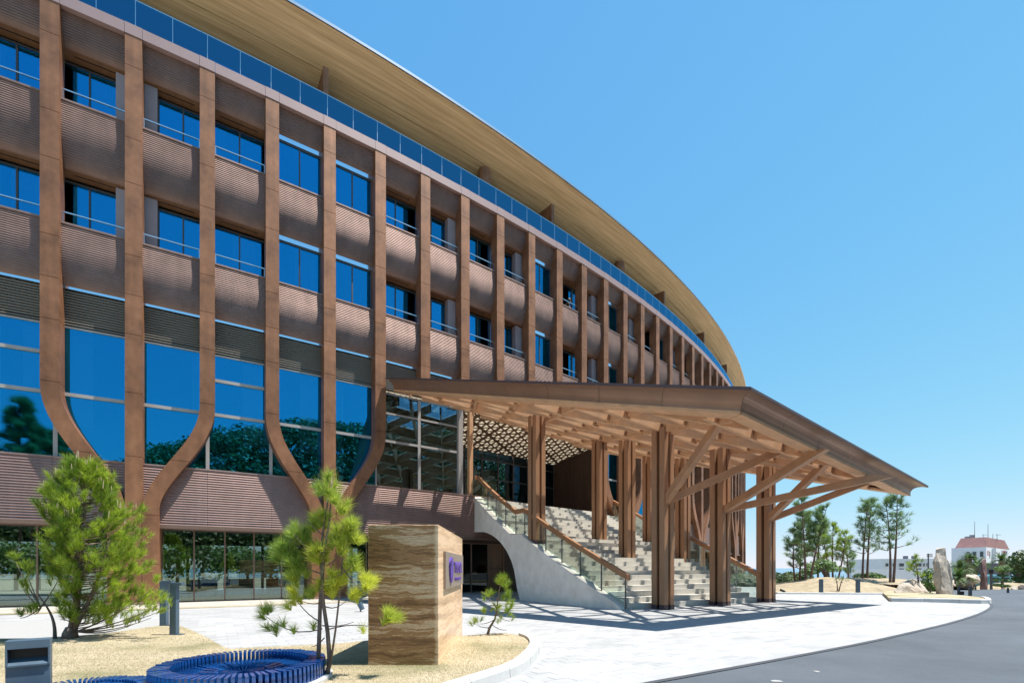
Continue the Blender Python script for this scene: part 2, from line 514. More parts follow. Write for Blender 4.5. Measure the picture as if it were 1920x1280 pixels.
# ------------------------------------------------------------------ mesh helpers
class MB:
    def __init__(self):
        self.v, self.f = [], []

    def add(self, vs, fs):
        n = len(self.v)
        self.v += [tuple(p) for p in vs]
        self.f += [tuple(i + n for i in f) for f in fs]
        return self

    def box(self, x0, x1, y0, y1, z0, z1):
        return self.add([(x0, y0, z0), (x1, y0, z0), (x1, y1, z0), (x0, y1, z0), (x0, y0, z1), (x1, y0, z1), (x1, y1, z1), (x0, y1, z1)],
                        [(0, 3, 2, 1), (4, 5, 6, 7), (0, 1, 5, 4), (1, 2, 6, 5), (2, 3, 7, 6), (3, 0, 4, 7)])

    def obox(self, c, ax, ay, az):
        c, ax, ay, az = Vector(c), Vector(ax), Vector(ay), Vector(az)
        p = [c + ax * a + ay * b + az * d for d in (-1, 1) for a, b in ((-1, -1), (1, -1), (1, 1), (-1, 1))]
        return self.add(p, [(0, 3, 2, 1), (4, 5, 6, 7), (0, 1, 5, 4), (1, 2, 6, 5), (2, 3, 7, 6), (3, 0, 4, 7)])

    def beam(self, p0, p1, w, h, up=(0, 0, 1)):
        p0, p1 = Vector(p0), Vector(p1)
        d = (p1 - p0)
        t = d.normalized()
        s = t.cross(Vector(up))
        s = s.normalized() if s.length > 1e-6 else Vector((1, 0, 0))
        u = s.cross(t).normalized()
        return self.obox((p0 + p1) / 2, d / 2, s * (w / 2), u * (h / 2))

    def tube(self, pts, rad, n=7, cap=True):
        pts = [Vector(p) for p in pts]
        rings = []
        ref = Vector((0.37, 0.91, 0.13))
        for i, p in enumerate(pts):
            t = (pts[min(i + 1, len(pts) - 1)] - pts[max(i - 1, 0)]).normalized()
            a = t.cross(ref)
            a = a.normalized() if a.length > 1e-4 else t.cross(Vector((0, 0, 1))).normalized()
            bb = t.cross(a)
            r = rad[i] if hasattr(rad, '__len__') else rad
            rings.append([p + (a * math.cos(2 * math.pi * k / n) + bb * math.sin(2 * math.pi * k / n)) * r for k in range(n)])
        vs = [q for r in rings for q in r]
        fs = []
        for i in range(len(pts) - 1):
            for k in range(n):
                k2 = (k + 1) % n
                fs.append((i * n + k, i * n + k2, (i + 1) * n + k2, (i + 1) * n + k))
        if cap:
            fs.append(tuple(range(n - 1, -1, -1)))
            fs.append(tuple((len(pts) - 1) * n + k for k in range(n)))
        return self.add(vs, fs)

    def prism(self, poly, z0, z1):
        n = len(poly)
        vs = [(p[0], p[1], z0) for p in poly] + [(p[0], p[1], z1) for p in poly]
        fs = [tuple(range(n - 1, -1, -1)), tuple(range(n, 2 * n))]
        fs += [(i, (i + 1) % n, n + (i + 1) % n, n + i) for i in range(n)]
        return self.add(vs, fs)

    def sweep(self, profs, closed=True, caps=True):
        """profs: list of equal-length point rings"""
        n = len(profs[0])
        vs = [p for r in profs for p in r]
        fs = []
        for i in range(len(profs) - 1):
            for k in range(n if closed else n - 1):
                k2 = (k + 1) % n
                fs.append((i * n + k, i * n + k2, (i + 1) * n + k2, (i + 1) * n + k))
        if closed and caps:
            fs.append(tuple(range(n - 1, -1, -1)))
            fs.append(tuple((len(profs) - 1) * n + k for k in range(n)))
        return self.add(vs, fs)

    def mesh(self, name, material):
        me = bpy.data.meshes.new(name)
        me.from_pydata([tuple(v) for v in self.v], [], self.f)
        me.materials.append(MATS[material])
        bm = bmesh.new()
        bm.from_mesh(me)
        bmesh.ops.recalc_face_normals(bm, faces=bm.faces)
        bm.to_mesh(me)
        bm.free()
        return me

    def build(self, name, material, parent=None, smooth=False, bevel=0.0):
        me = self.mesh(name, material)
        if smooth:
            me.polygons.foreach_set('use_smooth', [True] * len(me.polygons))
        return link(name, me, parent, bevel=bevel)


def link(name, me, parent=None, loc=None, rotz=None, bevel=0.0):
    o = bpy.data.objects.new(name, me)
    COL.objects.link(o)
    if parent is not None:
        o.parent = parent
        if loc is None and rotz is None:
            o.matrix_parent_inverse = parent_inv(parent)
    if loc is not None:
        o.location = loc
    if rotz is not None:
        o.rotation_euler = (0, 0, rotz)
    if bevel:
        bv = o.modifiers.new('edge', 'BEVEL')
        bv.width = bevel
        bv.segments = 2
        bv.limit_method = 'ANGLE'
    return o


def world_of(o):
    m = Matrix.LocRotScale(o.location, o.rotation_euler, o.scale)
    return world_of(o.parent) @ o.matrix_parent_inverse @ m if o.parent else m


def parent_inv(p):
    return world_of(p).inverted()


def thing(name, label, cat, loc=(0, 0, 0), group=None):
    o = bpy.data.objects.new(name, None)
    COL.objects.link(o)
    o.location = loc
    o.empty_display_size = 0.2
    o['label'], o['category'] = label, cat
    if group:
        o['group'] = group
    return o


def tag(o, label=None, cat=None, group=None, kind=None):
    for k_, v_ in (('label', label), ('category', cat), ('group', group), ('kind', kind)):
        if v_:
            o[k_] = v_
    return o


def np_mesh(name, V, n_per, material, shade=None, parent=None, smooth=False):
    """V: (m, n_per, 3) separate polygons of n_per corners"""
    V = np.asarray(V, np.float32)
    m_ = V.shape[0]
    me = bpy.data.meshes.new(name)
    me.vertices.add(m_ * n_per)
    me.vertices.foreach_set('co', V.reshape(-1))
    me.loops.add(m_ * n_per)
    me.loops.foreach_set('vertex_index', np.arange(m_ * n_per, dtype=np.int32))
    me.polygons.add(m_)
    me.polygons.foreach_set('loop_start', np.arange(0, m_ * n_per, n_per, dtype=np.int32))
    me.polygons.foreach_set('loop_total', np.full(m_, n_per, np.int32))
    me.materials.append(MATS[material])
    if shade is not None:
        a = me.attributes.new('shade', 'FLOAT', 'FACE')
        a.data.foreach_set('value', np.asarray(shade, np.float32))
    me.update()
    me.validate()
    return link(name, me, parent)


def unit(a):
    return a / np.maximum(np.linalg.norm(a, axis=-1, keepdims=True), 1e-9)


def needle_tufts(pos, dirs, shoot, nlen, n, width, spread=0.75, seed=1, shade_t=None):
    """needle triangles for shoots at pos pointing along dirs"""
    r = np.random.default_rng(seed)
    pos, dirs = np.asarray(pos, float), unit(np.asarray(dirs, float))
    m_ = len(pos)
    P = np.repeat(pos, n, 0)
    D = np.repeat(dirs, n, 0)
    L = np.repeat(np.broadcast_to(shoot, (m_,)), n)
    NL = np.repeat(np.broadcast_to(nlen, (m_,)), n) * r.uniform(0.7, 1.1, m_ * n)
    rv = r.normal(size=(m_ * n, 3))
    perp = unit(rv - (rv * D).sum(1, keepdims=True) * D)
    sp = r.uniform(0.25, 1.0, (m_ * n, 1)) * spread
    nd = unit(D * (1 - sp * 0.55) + perp * sp)
    base = P + D * (r.uniform(0, 1, m_ * n) * L)[:, None]
    side = unit(np.cross(nd, r.normal(size=(m_ * n, 3)))) * width / 2
    tip = base + nd * NL[:, None]
    tip[:, 2] -= NL * 0.02
    V = np.stack([base - side, base + side, tip], 1)
    if shade_t is None:
        shade_t = r.uniform(0, 1, m_)
    sh = np.clip(np.repeat(shade_t, n) + r.normal(0, 0.12, m_ * n), 0, 1)
    return V, sh


def leaf_quads(cent, rad, n, size, seed=1, shell=0.55, squash=1.0, down=0.2):
    """random leaf quads spread through ellipsoids: cent (k,3), rad (k,3)"""
    r = np.random.default_rng(seed)
    cent, rad = np.asarray(cent, float), np.asarray(rad, float)
    k = len(cent)
    d = unit(r.normal(size=(k * n, 3)))
    rr = r.uniform(shell, 1.0, (k * n, 1)) ** 0.7
    P = np.repeat(cent, n, 0) + d * rr * np.repeat(rad, n, 0)
    nrm = unit(d + r.normal(0, 0.6, (k * n, 3)) + np.array([0, 0, 0.3]))
    t = unit(np.cross(nrm, r.normal(size=(k * n, 3))))
    bt = np.cross(nrm, t)
    s = size * r.uniform(0.5, 1.2, (k * n, 1))
    V = np.stack([P - t * s, P + bt * s * 0.6, P + t * s, P - bt * s * 0.6], 1)
    sh = np.clip(np.repeat(r.uniform(0.1, 0.8, k), n) + r.normal(0, 0.18, k * n), 0, 1)
    return V, sh


# ------------------------------------------------------------------ the setting
def smooth01(t):
    t = min(1.0, max(0.0, t))
    return t * t * (3 - 2 * t)


def ground_z(x, y):
    return -1.55 * smooth01((y - 21.5) / 28.0)


def strip_sheet(name, poly, z, material, kind='structure', thick=None):
    mb = MB()
    if thick:
        mb.prism(poly, z - thick, z)
    else:
        mb.add([(p[0], p[1], z) for p in poly], [tuple(range(len(poly)))])
    o = mb.build(name, material)
    tag(o, kind=kind)
    return o


xs = np.concatenate([[-900, -400, -200, -120, -80], np.arange(-60, 61, 3.0), [80, 120, 200, 400, 900]])
ys = np.concatenate([[-400, -200, -100, -60, -30, -12], np.arange(0, 61, 2.0), [70, 85, 100, 130]])
mb = MB()
nx = len(xs)
for y in ys:
    for x in xs:
        mb.v.append((x, y, ground_z(x, y) - 0.025))
for j in range(len(ys) - 1):
    for i in range(nx - 1):
        mb.f.append((j * nx + i, j * nx + i + 1, (j + 1) * nx + i + 1, (j + 1) * nx + i))
tag(mb.build('ground', 'ground_sand', smooth=True), kind='structure')
mb = MB()
mb.add([(-3000, 129, -1.9), (3000, 129, -1.9), (3000, 4000, -1.9), (-3000, 4000, -1.9)], [(0, 1, 2, 3)])
tag(mb.build('sea', 'sea_water'), kind='structure')

# the edge between pale paving and asphalt
BORDER = [survey(u, v) for u, v in ((1020, 1320), (1195, 1281), (1300, 1262), (1461, 1233), (1623, 1202), (1720, 1180.5), (1784, 1165), (1833, 1149.5), (1853, 1139), (1855, 1132.5), (1846, 1127.5))]


def smooth_line(pts, n=6):
    out = []
    for i in range(len(pts) - 1):
        p0, p1, p2, p3 = [np.array(pts[max(0, min(len(pts) - 1, i + k))]) for k in (-1, 0, 1, 2)]
        for j in range(n):
            t = j / n
            out.append(tuple(0.5 * (2 * p1 + (p2 - p0) * t + (2 * p0 - 5 * p1 + 4 * p2 - p3) * t * t + (3 * p1 - p0 - 3 * p2 + p3) * t ** 3)))
    out.append(tuple(pts[-1]))
    return out


border = smooth_line(BORDER)
kerb_far = [survey(u, v) for u, v in ((1846, 1127.5), (1667, 1122), (1680, 1113.5), (1455, 1112.5), (1440, 1106))]
pave_poly = border + kerb_far[1:] + [(14.0, 27.5), (12.5, 31.0), (-8, 31.0), (-34, 20), (-30, 2.0), (-6, 1.5), (0.0, 2.2)]
strip_sheet('pavement', pave_poly, 0.0, 'paving_white', thick=0.3)
road_poly = [(0.0, 2.2)] + border + [survey(1846, 1124.5), survey(1790, 1117.5), survey(1760, 1113.5), (22.0, 24.5), (60, 27.0), (60, -25), (-2, -25)]
strip_sheet('road', road_poly, -0.006, 'asphalt', thick=0.2)
road2 = [(17.0, 22.0), (17.4, 21.2), (60, 27.0), (60, 33), (24, 26.5)]
# drain line along the border
mb = MB()
for i in range(len(border) - 1):
    a, b2 = Vector((*border[i], 0)), Vector((*border[i + 1], 0))
    t = (b2 - a).normalized()
    s = Vector((t.y, -t.x, 0))
    mb.add([a + Vector((0, 0, 0.002)), a + s * 0.075 + Vector((0, 0, 0.002)), b2 + s * 0.075 + Vector((0, 0, 0.002)), b2 + Vector((0, 0, 0.002))], [(0, 1, 2, 3)])
tag(mb.build('drain_channel', 'drain_dark'), kind='structure')

# terrace strip along the hotel, thin strip of turf before it, grey path
HC = Vector((-59.0477, 96.0574, 0))
HR = 95.001
PHI0, DPHI = -1.04102, 0.0191884
S = HR * DPHI


def fac(k, d, z=0.0):
    a = PHI0 + DPHI * k
    return Vector((HC.x + (HR - d) * math.cos(a), HC.y + (HR - d) * math.sin(a), z))


def ring_poly(k0, k1, d0, d1, n=12):
    a = [fac(k0 + (k1 - k0) * i / n, d0) for i in range(n + 1)]
    b2 = [fac(k0 + (k1 - k0) * i / n, d1) for i in range(n + 1)]
    return [(p.x, p.y) for p in a] + [(p.x, p.y) for p in reversed(b2)]


strip_sheet('footpath', ring_poly(-9, 4.6, 0.9, -1.75, 20), 0.012, 'terrace_tile', thick=0.05)
strip_sheet('turf_strip', ring_poly(-1.2, 4.2, -1.75, -2.05, 14), 0.016, 'turf', thick=0.05)
# joints of the terrace tiles near enough to show
foot = bpy.data.objects['footpath']
mb = MB()
for i in range(0, 27):
    k = -5 + i * 0.33
    for dd in (-0.05, -0.6, -1.15):
        a, b2, c, d = fac(k + 0.012, dd - 0.02), fac(k + 0.318, dd - 0.02), fac(k + 0.318, dd - 0.53), fac(k + 0.012, dd - 0.53)
        mb.prism([(q.x, q.y) for q in (a, b2, c, d)], 0.012, 0.02)
tag(mb.build('tile', 'terrace_tile', foot), kind='stuff')

grey_poly = [survey(u, v) for u, v in ((-420, 1176), (60, 1166), (190, 1163), (290, 1166), (335, 1163), (330, 1170), (250, 1190), (120, 1199), (-420, 1205))]
strip_sheet('path', grey_poly, 0.020, 'grey_path', thick=0.05)

LZ = 0.08
lawn_poly = smooth_line([survey(u, v, LZ) for u, v in ((-500, 1194), (0, 1196), (100, 1193), (200, 1186), (300, 1172), (335, 1172), (380, 1190), (424, 1213), (460, 1213.5), (560, 1209), (640, 1205), (700, 1199), (800, 1194), (870, 1191), (937, 1186), (975, 1191), (990, 1200), (993, 1212), (975, 1230), (947, 1248), (862, 1276), (700, 1325))], 4)
lawn_poly += [(-1.6, 2.6), (-14, 2.2)]
strip_sheet('lawn', lawn_poly, LZ, 'turf', thick=0.12)
mb = MB()
ex = survey(395, 1216, 0.05), survey(423, 1215, 0.05)
# kerb stones round the nose of the lawn
kin = [survey(u, v, LZ) for u, v in ((640, 1345), (862, 1276.5), (947, 1248.5), (975, 1231), (991, 1214), (993, 1203), (986, 1195), (972, 1190))]
kin = smooth_line(kin, 16)
kerb = bpy.data.objects.new('kerb', None)
COL.objects.link(kerb)
tag(kerb, kind='structure')
acc = [0.0]
for i in range(len(kin) - 1):
    acc.append(acc[-1] + math.dist(kin[i], kin[i + 1]))


def along(pts, acc_, s):
    s = min(max(s, 0), acc_[-1])
    for i in range(len(pts) - 1):
        if acc_[i + 1] >= s:
            t = (s - acc_[i]) / max(1e-9, acc_[i + 1] - acc_[i])
            return (pts[i][0] * (1 - t) + pts[i + 1][0] * t, pts[i][1] * (1 - t) + pts[i + 1][1] * t)
    return pts[-1]


def kerb_run(pts, w, z0, z1, length, parent, gap=0.008, side=1):
    ac = [0.0]
    for i in range(len(pts) - 1):
        ac.append(ac[-1] + math.dist(pts[i], pts[i + 1]))
    n = max(1, round(ac[-1] / length))
    for j in range(n):
        s0, s1 = ac[-1] * j / n + gap / 2, ac[-1] * (j + 1) / n - gap / 2
        profs = []
        m_ = 4
        for q in range(m_ + 1):
            s = s0 + (s1 - s0) * q / m_
            a = Vector((*along(pts, ac, s), 0))
            bq = Vector((*along(pts, ac, s + 0.02), 0))
            aq = Vector((*along(pts, ac, s - 0.02), 0))
            t = (bq - aq).normalized()
            nrm = Vector((t.y, -t.x, 0)) * side
            c = 0.02
            profs.append([a + Vector((0, 0, z0)), a + Vector((0, 0, z1)), a + nrm * (w - c) + Vector((0, 0, z1)), a + nrm * w + Vector((0, 0, z1 - c)), a + nrm * (w + 0.015) + Vector((0, 0, z0))])
        MB().sweep(profs).build('kerb_stone', 'kerb_stone', parent)


kerb_run(kin, 0.13, -0.05, 0.115, 0.62, kerb)

# pavers in front of the lawn: the ones close enough to tell apart
pav_obj = bpy.data.objects['pavement']


def inside(poly, x, y):
    c = False
    n = len(poly)
    for i in range(n):
        x0, y0 = poly[i]
        x1, y1 = poly[(i + 1) % n]
        if (y0 > y) != (y1 > y) and x < (x1 - x0) * (y - y0) / (y1 - y0) + x0:
            c = not c
    return c


kerb_out = [(x + 0, y) for x, y in lawn_poly]
spots = []
for j in range(-40, 110):
    off = 0.5 * PAV_A if j % 2 else 0.0
    for i in range(-45, 45):
        c = UROW * (i * PAV_A + off) + WROW * (j * PAV_B)
        x, y = c.x, c.y
        if y < 3.9 or y > 10.5:
            continue
        u, v = 960 + 905 * x / y, 1064 + 1.1 * 905 / y
        if u < 330 or u > 1500 or v > 1300:
            continue
        if not inside(pave_poly, x, y):
            continue
        if min(math.dist((x, y), p) for p in border) < 0.22:
            continue
        if inside(lawn_poly, x, y) or inside(lawn_poly, x - 0.22, y) or inside(lawn_poly, x - 0.1, y + 0.2) or inside(lawn_poly, x + 0.2, y) or inside(lawn_poly, x, y - 0.2):
            continue
        if inside([(p[0], p[1]) for p in grey_poly], x, y):
            continue
        spots.append((y, x))
spots.sort()
pm = MB()
hw, hh = PAV_A / 2 - 0.003, PAV_B / 2 - 0.003
pm.add([(-hw, -hh, 0), (hw, -hh, 0), (hw, hh, 0), (-hw, hh, 0), (-hw + .003, -hh + .003, 0.0022), (hw - .003, -hh + .003, 0.0022), (hw - .003, hh - .003, 0.0022), (-hw + .003, hh - .003, 0.0022)],
       [(4, 5, 6, 7), (0, 1, 5, 4), (1, 2, 6, 5), (2, 3, 7, 6), (3, 0, 4, 7)])
pme = pm.mesh('paver', 'paver_white')
ang = math.atan2(UROW.y, UROW.x)
for y, x in spots[:290]:
    o = link('paver', pme, pav_obj, loc=(x, y, 0.0005 + rnd.uniform(0, 0.0012)), rotz=ang)
rest = MB()
ca, sa = math.cos(ang), math.sin(ang)
for y, x in spots[290:]:
    dz = rnd.uniform(0, 0.0012)
    rest.add([(x + p[0] * ca - p[1] * sa, y + p[0] * sa + p[1] * ca, p[2] + dz + 0.0005) for p in pm.v], pm.f)
if rest.v:
    tag(rest.build('paver', 'paver_white', pav_obj), kind='stuff')

# far side: mound, island with stones, kerbs
far_kerb = bpy.data.objects.new('kerb', None)
COL.objects.link(far_kerb)
tag(far_kerb, kind='structure')
kerb_run([survey(1455, 1112.5), survey(1560, 1113.2), survey(1680, 1114)], 0.12, -0.05, 0.07, 1.0, far_kerb)
isl = smooth_line([survey(u, v, 0.10) for u, v in ((1668, 1121), (1760, 1122.5), (1830, 1124.5), (1846, 1124), (1846, 1121), (1828, 1117.5), (1790, 1114.5))], 5)
isl_poly = isl + [survey(1700, 1107.5, 0.1), survey(1655, 1110, 0.1)]
strip_sheet('lawn_island', isl_poly, 0.10, 'turf', thick=0.2)
kerb_run(isl[:24], 0.13, -0.05, 0.13, 1.0, far_kerb)

mb = MB()
gx, gy = np.arange(9.0, 24.1, 0.5), np.arange(21.0, 31.1, 0.5)


def mound_z(x, y):
    h = 0
    for cx, cy, rx, ry, a in ((15.5, 24.0, 2.0, 2.0, 0.68), (13.6, 26.8, 1.8, 1.8, 0.22), (18.5, 25.0, 3.0, 2.4, 0.72), (21.0, 27.0, 3.0, 2.4, 0.5)):
        q = ((x - cx) / rx) ** 2 + ((y - cy) / ry) ** 2
        h += 0.62 * a * math.exp(-q * 1.1)
    return 0.05 + h + 0.02 * math.sin(x * 3.1) * math.cos(y * 2.7)


for y in gy:
    for x in gx:
        edge = min(1, max(0, min(x - 9.0, 24 - x, 31 - y) / 2.0))
        front = smooth01((y - 20.8) / 1.2)
        mb.v.append((x, y, ground_z(x, y) * (1 - front * edge) * 1 + (mound_z(x, y)) * front * edge - 0.03 * (1 - edge)))
n_ = len(gx)
for j in range(len(gy) - 1):
    for i in range(n_ - 1):
        if inside(pave_poly, gx[i] + 0.25, gy[j] + 0.25) or (gx[i] > 17.0 and gy[j] < 22.5 + 0.25 * (gx[i] - 17)):
            continue
        mb.f.append((j * n_ + i, j * n_ + i + 1, (j + 1) * n_ + i + 1, (j + 1) * n_ + i))
mound = tag(mb.build('mound', 'turf_dry', smooth=True), kind='structure')

# grass blades on the near lawn
pts = []
while len(pts) < 85000:
    q = rng.uniform((-6.5, 3.6), (0.6, 9.0), (20000, 2))
    for x, y in q:
        if abs(x / y) < 1.15 and rnd.random() < min(1, (5.2 / y) ** 2) and inside(lawn_poly, x, y):
            pts.append((x, y))
pts = np.array(pts[:85000])
nb = len(pts)
base = np.column_stack([pts, np.full(nb, LZ - 0.002)])
lean = rng.normal(0, 0.013, (nb, 3))
lean[:, 2] = rng.uniform(0.008, 0.022, nb)
sd = unit(np.column_stack([rng.normal(size=(nb, 2)), np.zeros(nb)])) * 0.0019
V = np.stack([base - sd, base + sd, base + lean], 1)
patch = 0.5 + 0.5 * np.sin(pts[:, 0] * 2.3 + 1.3 * np.sin(pts[:, 1] * 1.7)) * np.sin(pts[:, 1] * 2.9)
tag(np_mesh('grass', V, 3, 'grass_blade', np.clip(1 - 0.55 * patch ** 2 + rng.normal(0, 0.12, nb), 0, 1)), kind='stuff')

# wooded hill behind the camera station (seen in the windows), pines on it
mb = MB()
prof = []
azs = np.linspace(-60, 96, 43)


def hill_h(az):
    return 54 * smooth01((az + 14) / 62.0) + 4


crowns = []
for r_, f_ in ((95, 0.0), (112, 0.45), (130, 0.85), (150, 1.0), (190, 1.0), (260, 0.5)):
    for az in azs:
        a = math.radians(az)
        mb.v.append((r_ * math.sin(a), -r_ * math.cos(a), hill_h(az) * f_ * 0.80 * (0.93 + 0.07 * math.sin(az * 0.7)) - 0.5))
for j in range(5):
    for i in range(len(azs) - 1):
        n_ = len(azs)
        mb.f.append((j * n_ + i, j * n_ + i + 1, (j + 1) * n_ + i + 1, (j + 1) * n_ + i))
tag(mb.build('hill', 'leaf_far', smooth=True), kind='structure')
for _ in range(1400):
    az = rnd.uniform(-30, 94)
    r_ = rnd.uniform(93, 156)
    f_ = np.interp(r_, [95, 112, 130, 150], [0, 0.45, 0.85, 1.0])
    a = math.radians(az)
    crowns.append((r_ * math.sin(a), -r_ * math.cos(a), hill_h(az) * f_ * 0.82 + rnd.uniform(0.5, 3.5)))
crowns = np.array(crowns)
rad = np.column_stack([rng.uniform(3.0, 5.6, 1400), rng.uniform(3.0, 5.6, 1400), rng.uniform(2.6, 5.0, 1400)])
V, sh = leaf_quads(crowns, rad, 150, 0.6, seed=5, shell=0.75)
tag(np_mesh('wooded_hillside', V, 4, 'leaf_far', sh), kind='stuff')


def bank(name, cx, cy, rx, ry, top, n=18):
    """a low turfed bank rising from the ground"""
    mb_ = MB()
    for j_ in range(n + 1):
        for i_ in range(n + 1):
            a_, b_ = -1 + 2 * i_ / n, -1 + 2 * j_ / n
            x_, y_ = cx + a_ * rx, cy + b_ * ry
            q_ = min(1.0, math.hypot(a_, b_))
            f_ = smooth01(1.25 * (1 - q_))
            g_ = ground_z(x_, y_) - 0.06
            mb_.v.append((x_, y_, g_ + (top + 0.04 * math.sin(x_ * 2.7) * math.cos(y_ * 3.3) - g_) * f_))
    for j_ in range(n):
        for i_ in range(n):
            mb_.f.append((j_ * (n + 1) + i_, j_ * (n + 1) + i_ + 1, (j_ + 1) * (n + 1) + i_ + 1, (j_ + 1) * (n + 1) + i_))
    tag(mb_.build(name, 'turf_dry', smooth=True), kind='structure')


bank('bank', 28.0, 31.6, 3.2, 2.6, 0.12)
bank('bank', 34.5, 33.5, 3.6, 2.6, 0.05)
# white flecks of paint on the asphalt
mb = MB()
for u, v, du in ((1455, 1275, 12), (1531, 1257, 5)):
    p = survey(u, v)
    w_ = du * p[1] / 905
    n_ = 9
    ring = []
    for q in range(n_):
        a = 2 * math.pi * q / n_
        ring.append((p[0] + w_ * math.cos(a) * rnd.uniform(.7, 1.1), p[1] + 0.05 * math.sin(a) * rnd.uniform(.5, 1.2), -0.002))
    mb.add(ring, [tuple(range(n_))])
tag(mb.build('paint_marks', 'grey_path'), kind='structure')


# ------------------------------------------------------------------ the hotel
hotel = thing('hotel', 'long curved hotel with bronze ribs, ribbed balcony fronts, blue windows and a wide wooden eave', 'hotel', (HC.x, HC.y, 0))
ZB = [10.70, 14.13]                              # balcony front tops
HGT = 1.68
K0, K1 = -7, 31


def part(name, me, k, z=0.0, parent=None):
    """place a mesh drawn in the bay frame (x = radius, y = along the front)"""
    o = bpy.data.objects.new(name, me)
    COL.objects.link(o)
    o.parent = parent or hotel
    if parent is None:
        o.rotation_euler = (0, 0, PHI0 + DPHI * k)
        o.location = (0, 0, z)
    return o


def rib_mesh(kind, z0, z1, joints):
    mb = MB()
    js = [z0] + [j for j in joints if z0 + .1 < j < z1 - .1] + [z1]

    def off(z):
        if kind == 'straight':
            return 0.0
        t = min(1, max(0, (6.2 - z) / 3.4))
        t = t ** 1.15
        t = t * t * (3 - 2 * t)
        return (S - 0.405) * t * (1 if kind == 'plus' else -1)
    for a, b2 in zip(js[:-1], js[1:]):
        for g, dep, w in ((0.007, 0.0, 0.2), (0.0, 0.02, 0.19)):
            za, zb = a + g, b2 - g
            n = 1 if kind == 'straight' or zb < 2.7 or za > 6.3 else max(2, int((zb - za) / 0.16))
            profs = []
            for i in range(n + 1):
                z = za + (zb - za) * i / n
                y = off(z)
                dy = (off(z + 0.02) - off(z - 0.02)) / 0.04
                if n == 1:
                    dy = 0
                L = math.hypot(1, dy)
                wy, wz = w / L * (1 + 0.0 * dy), -w * dy / L
                if i in (0, n):
                    wy, wz = w * L if abs(dy) < 1.5 else w * 1.6, 0
                profs.append([(HR - 0.47, y - wy, z - wz), (HR - dep, y - wy, z - wz), (HR - dep, y + wy, z + wz), (HR - 0.47, y + wy, z + wz)])
            mb.sweep(profs)
    return mb.mesh('rib', 'rib_bronze')


JT = [1.2, 2.66, 4.35, 6.2, 7.9, 9.05, 10.2, 12.3, 13.6, 15.7]
GB = -1.8
rib_cache = {}


def get_rib(kind, z0):
    if (kind, z0) not in rib_cache:
        rib_cache[kind, z0] = rib_mesh(kind, z0, 16.595, JT)
    return rib_cache[kind, z0]


for k in range(K0, K1 + 1):
    m3 = k % 3
    kind = {0: 'straight', 2: 'plus', 1: 'minus'}[m3]
    if 5 <= k <= 10:
        kind, z0 = 'straight', 8.0
    elif k == 11:
        kind, z0 = 'plus', 0.0
    else:
        z0 = 0.0 if k < 12 else GB
    part('rib', get_rib(kind, z0), k)
tb = MB().box(HR - 0.8, HR - 0.03, -0.60, 0.60, GB, 2.4)
tbm = tb.mesh('trunk', 'rib_bronze')
pl = MB().box(HR - 0.8, HR + 0.03, -0.635, 0.635, GB, 0.10).mesh('plinth', 'panel_red')
for k in (-6, -3, 0, 3, 12, 15, 18, 21, 24, 27, 30):
    part('trunk', tbm, k)
    part('plinth', pl, k)


# ribbed balcony fronts
def front_profile():
    pts, n = [], 60
    raw = []
    for i in range(n + 1):
        s = i / n * 1.74
        if s < 0.60:
            raw.append((0.12 + 0.02 * (1 - s / 0.6), -s))
        else:
            t = (s - 0.60) / 1.14 * math.pi / 2
            raw.append((0.12 + 0.42 * (1 - math.cos(t)), -0.60 - 1.08 * math.sin(t)))
    return raw


RAW = front_profile()


def at_len(raw, s):
    acc_ = 0
    for i in range(len(raw) - 1):
        L = math.dist(raw[i], raw[i + 1])
        if acc_ + L >= s or i == len(raw) - 2:
            t = (s - acc_) / L
            p = (raw[i][0] + (raw[i + 1][0] - raw[i][0]) * t, raw[i][1] + (raw[i + 1][1] - raw[i][1]) * t)
            tx, tz = (raw[i + 1][0] - raw[i][0]) / L, (raw[i + 1][1] - raw[i][1]) / L
            return p, (-tz * -1, tx)  # outward normal in (d, z): placeholder
        acc_ += L


def ribbed_front(raw, zoff, ztop, pitch, depth, hwid, name, material, back=0.06):
    total = sum(math.dist(raw[i], raw[i + 1]) for i in range(len(raw) - 1))
    n = int(total / pitch)
    line = []
    for i in range(n):
        for fs, dd in ((0.0, depth), (0.70, 0.0), (0.82, 0.0), (0.92, depth * 1.15)):
            s = (i + fs) * total / n
            (d, z), _ = at_len(raw, s)
            (d2, z2), _ = at_len(raw, min(total, s + 0.02))
            (d1, z1), _ = at_len(raw, max(0, s - 0.02))
            td, tz = d2 - d1, z2 - z1
            L = math.hypot(td, tz)
            nd, nz = -tz / L, td / L          # pointing inwards (d grows inwards)
            line.append((d + nd * dd, z + nz * dd + zoff))
    line = [p for p in line if p[1] < ztop]
    mb = MB()
    vs = []
    for d, z in line:
        vs += [(HR - d, -hwid, z), (HR - d, hwid, z)]
    fs = [(2 * i, 2 * i + 1, 2 * i + 3, 2 * i + 2) for i in range(len(line) - 1)]
    mb.add(vs, fs)
    return mb, line


HWB = S / 2 - 0.19
mbu, _l = ribbed_front(RAW, 0.0, 9, 0.060, 0.020, HWB, 'balcony_front', 'panel_bronze')
mbu.box(HR - 0.30, HR - 0.125, -HWB, HWB, -0.035, 0.012)
mbu.box(HR - 0.36, HR - 0.26, -HWB, HWB, -1.0, 0.0)
front_me = mbu.mesh('balcony_front', 'panel_bronze')
mbt, _l = ribbed_front(RAW, 17.56, 16.6, 0.060, 0.020, HWB, 'attic_front', 'panel_bronze')
attic_me = mbt.mesh('attic_front', 'panel_bronze')

FLUSH = {2, 3, 8, 11, 14, 17, 20, 23, 26}
PARTS_AT = {-6, -3, 0, 6, 8, 11, 13, 16, 19, 22, 25}


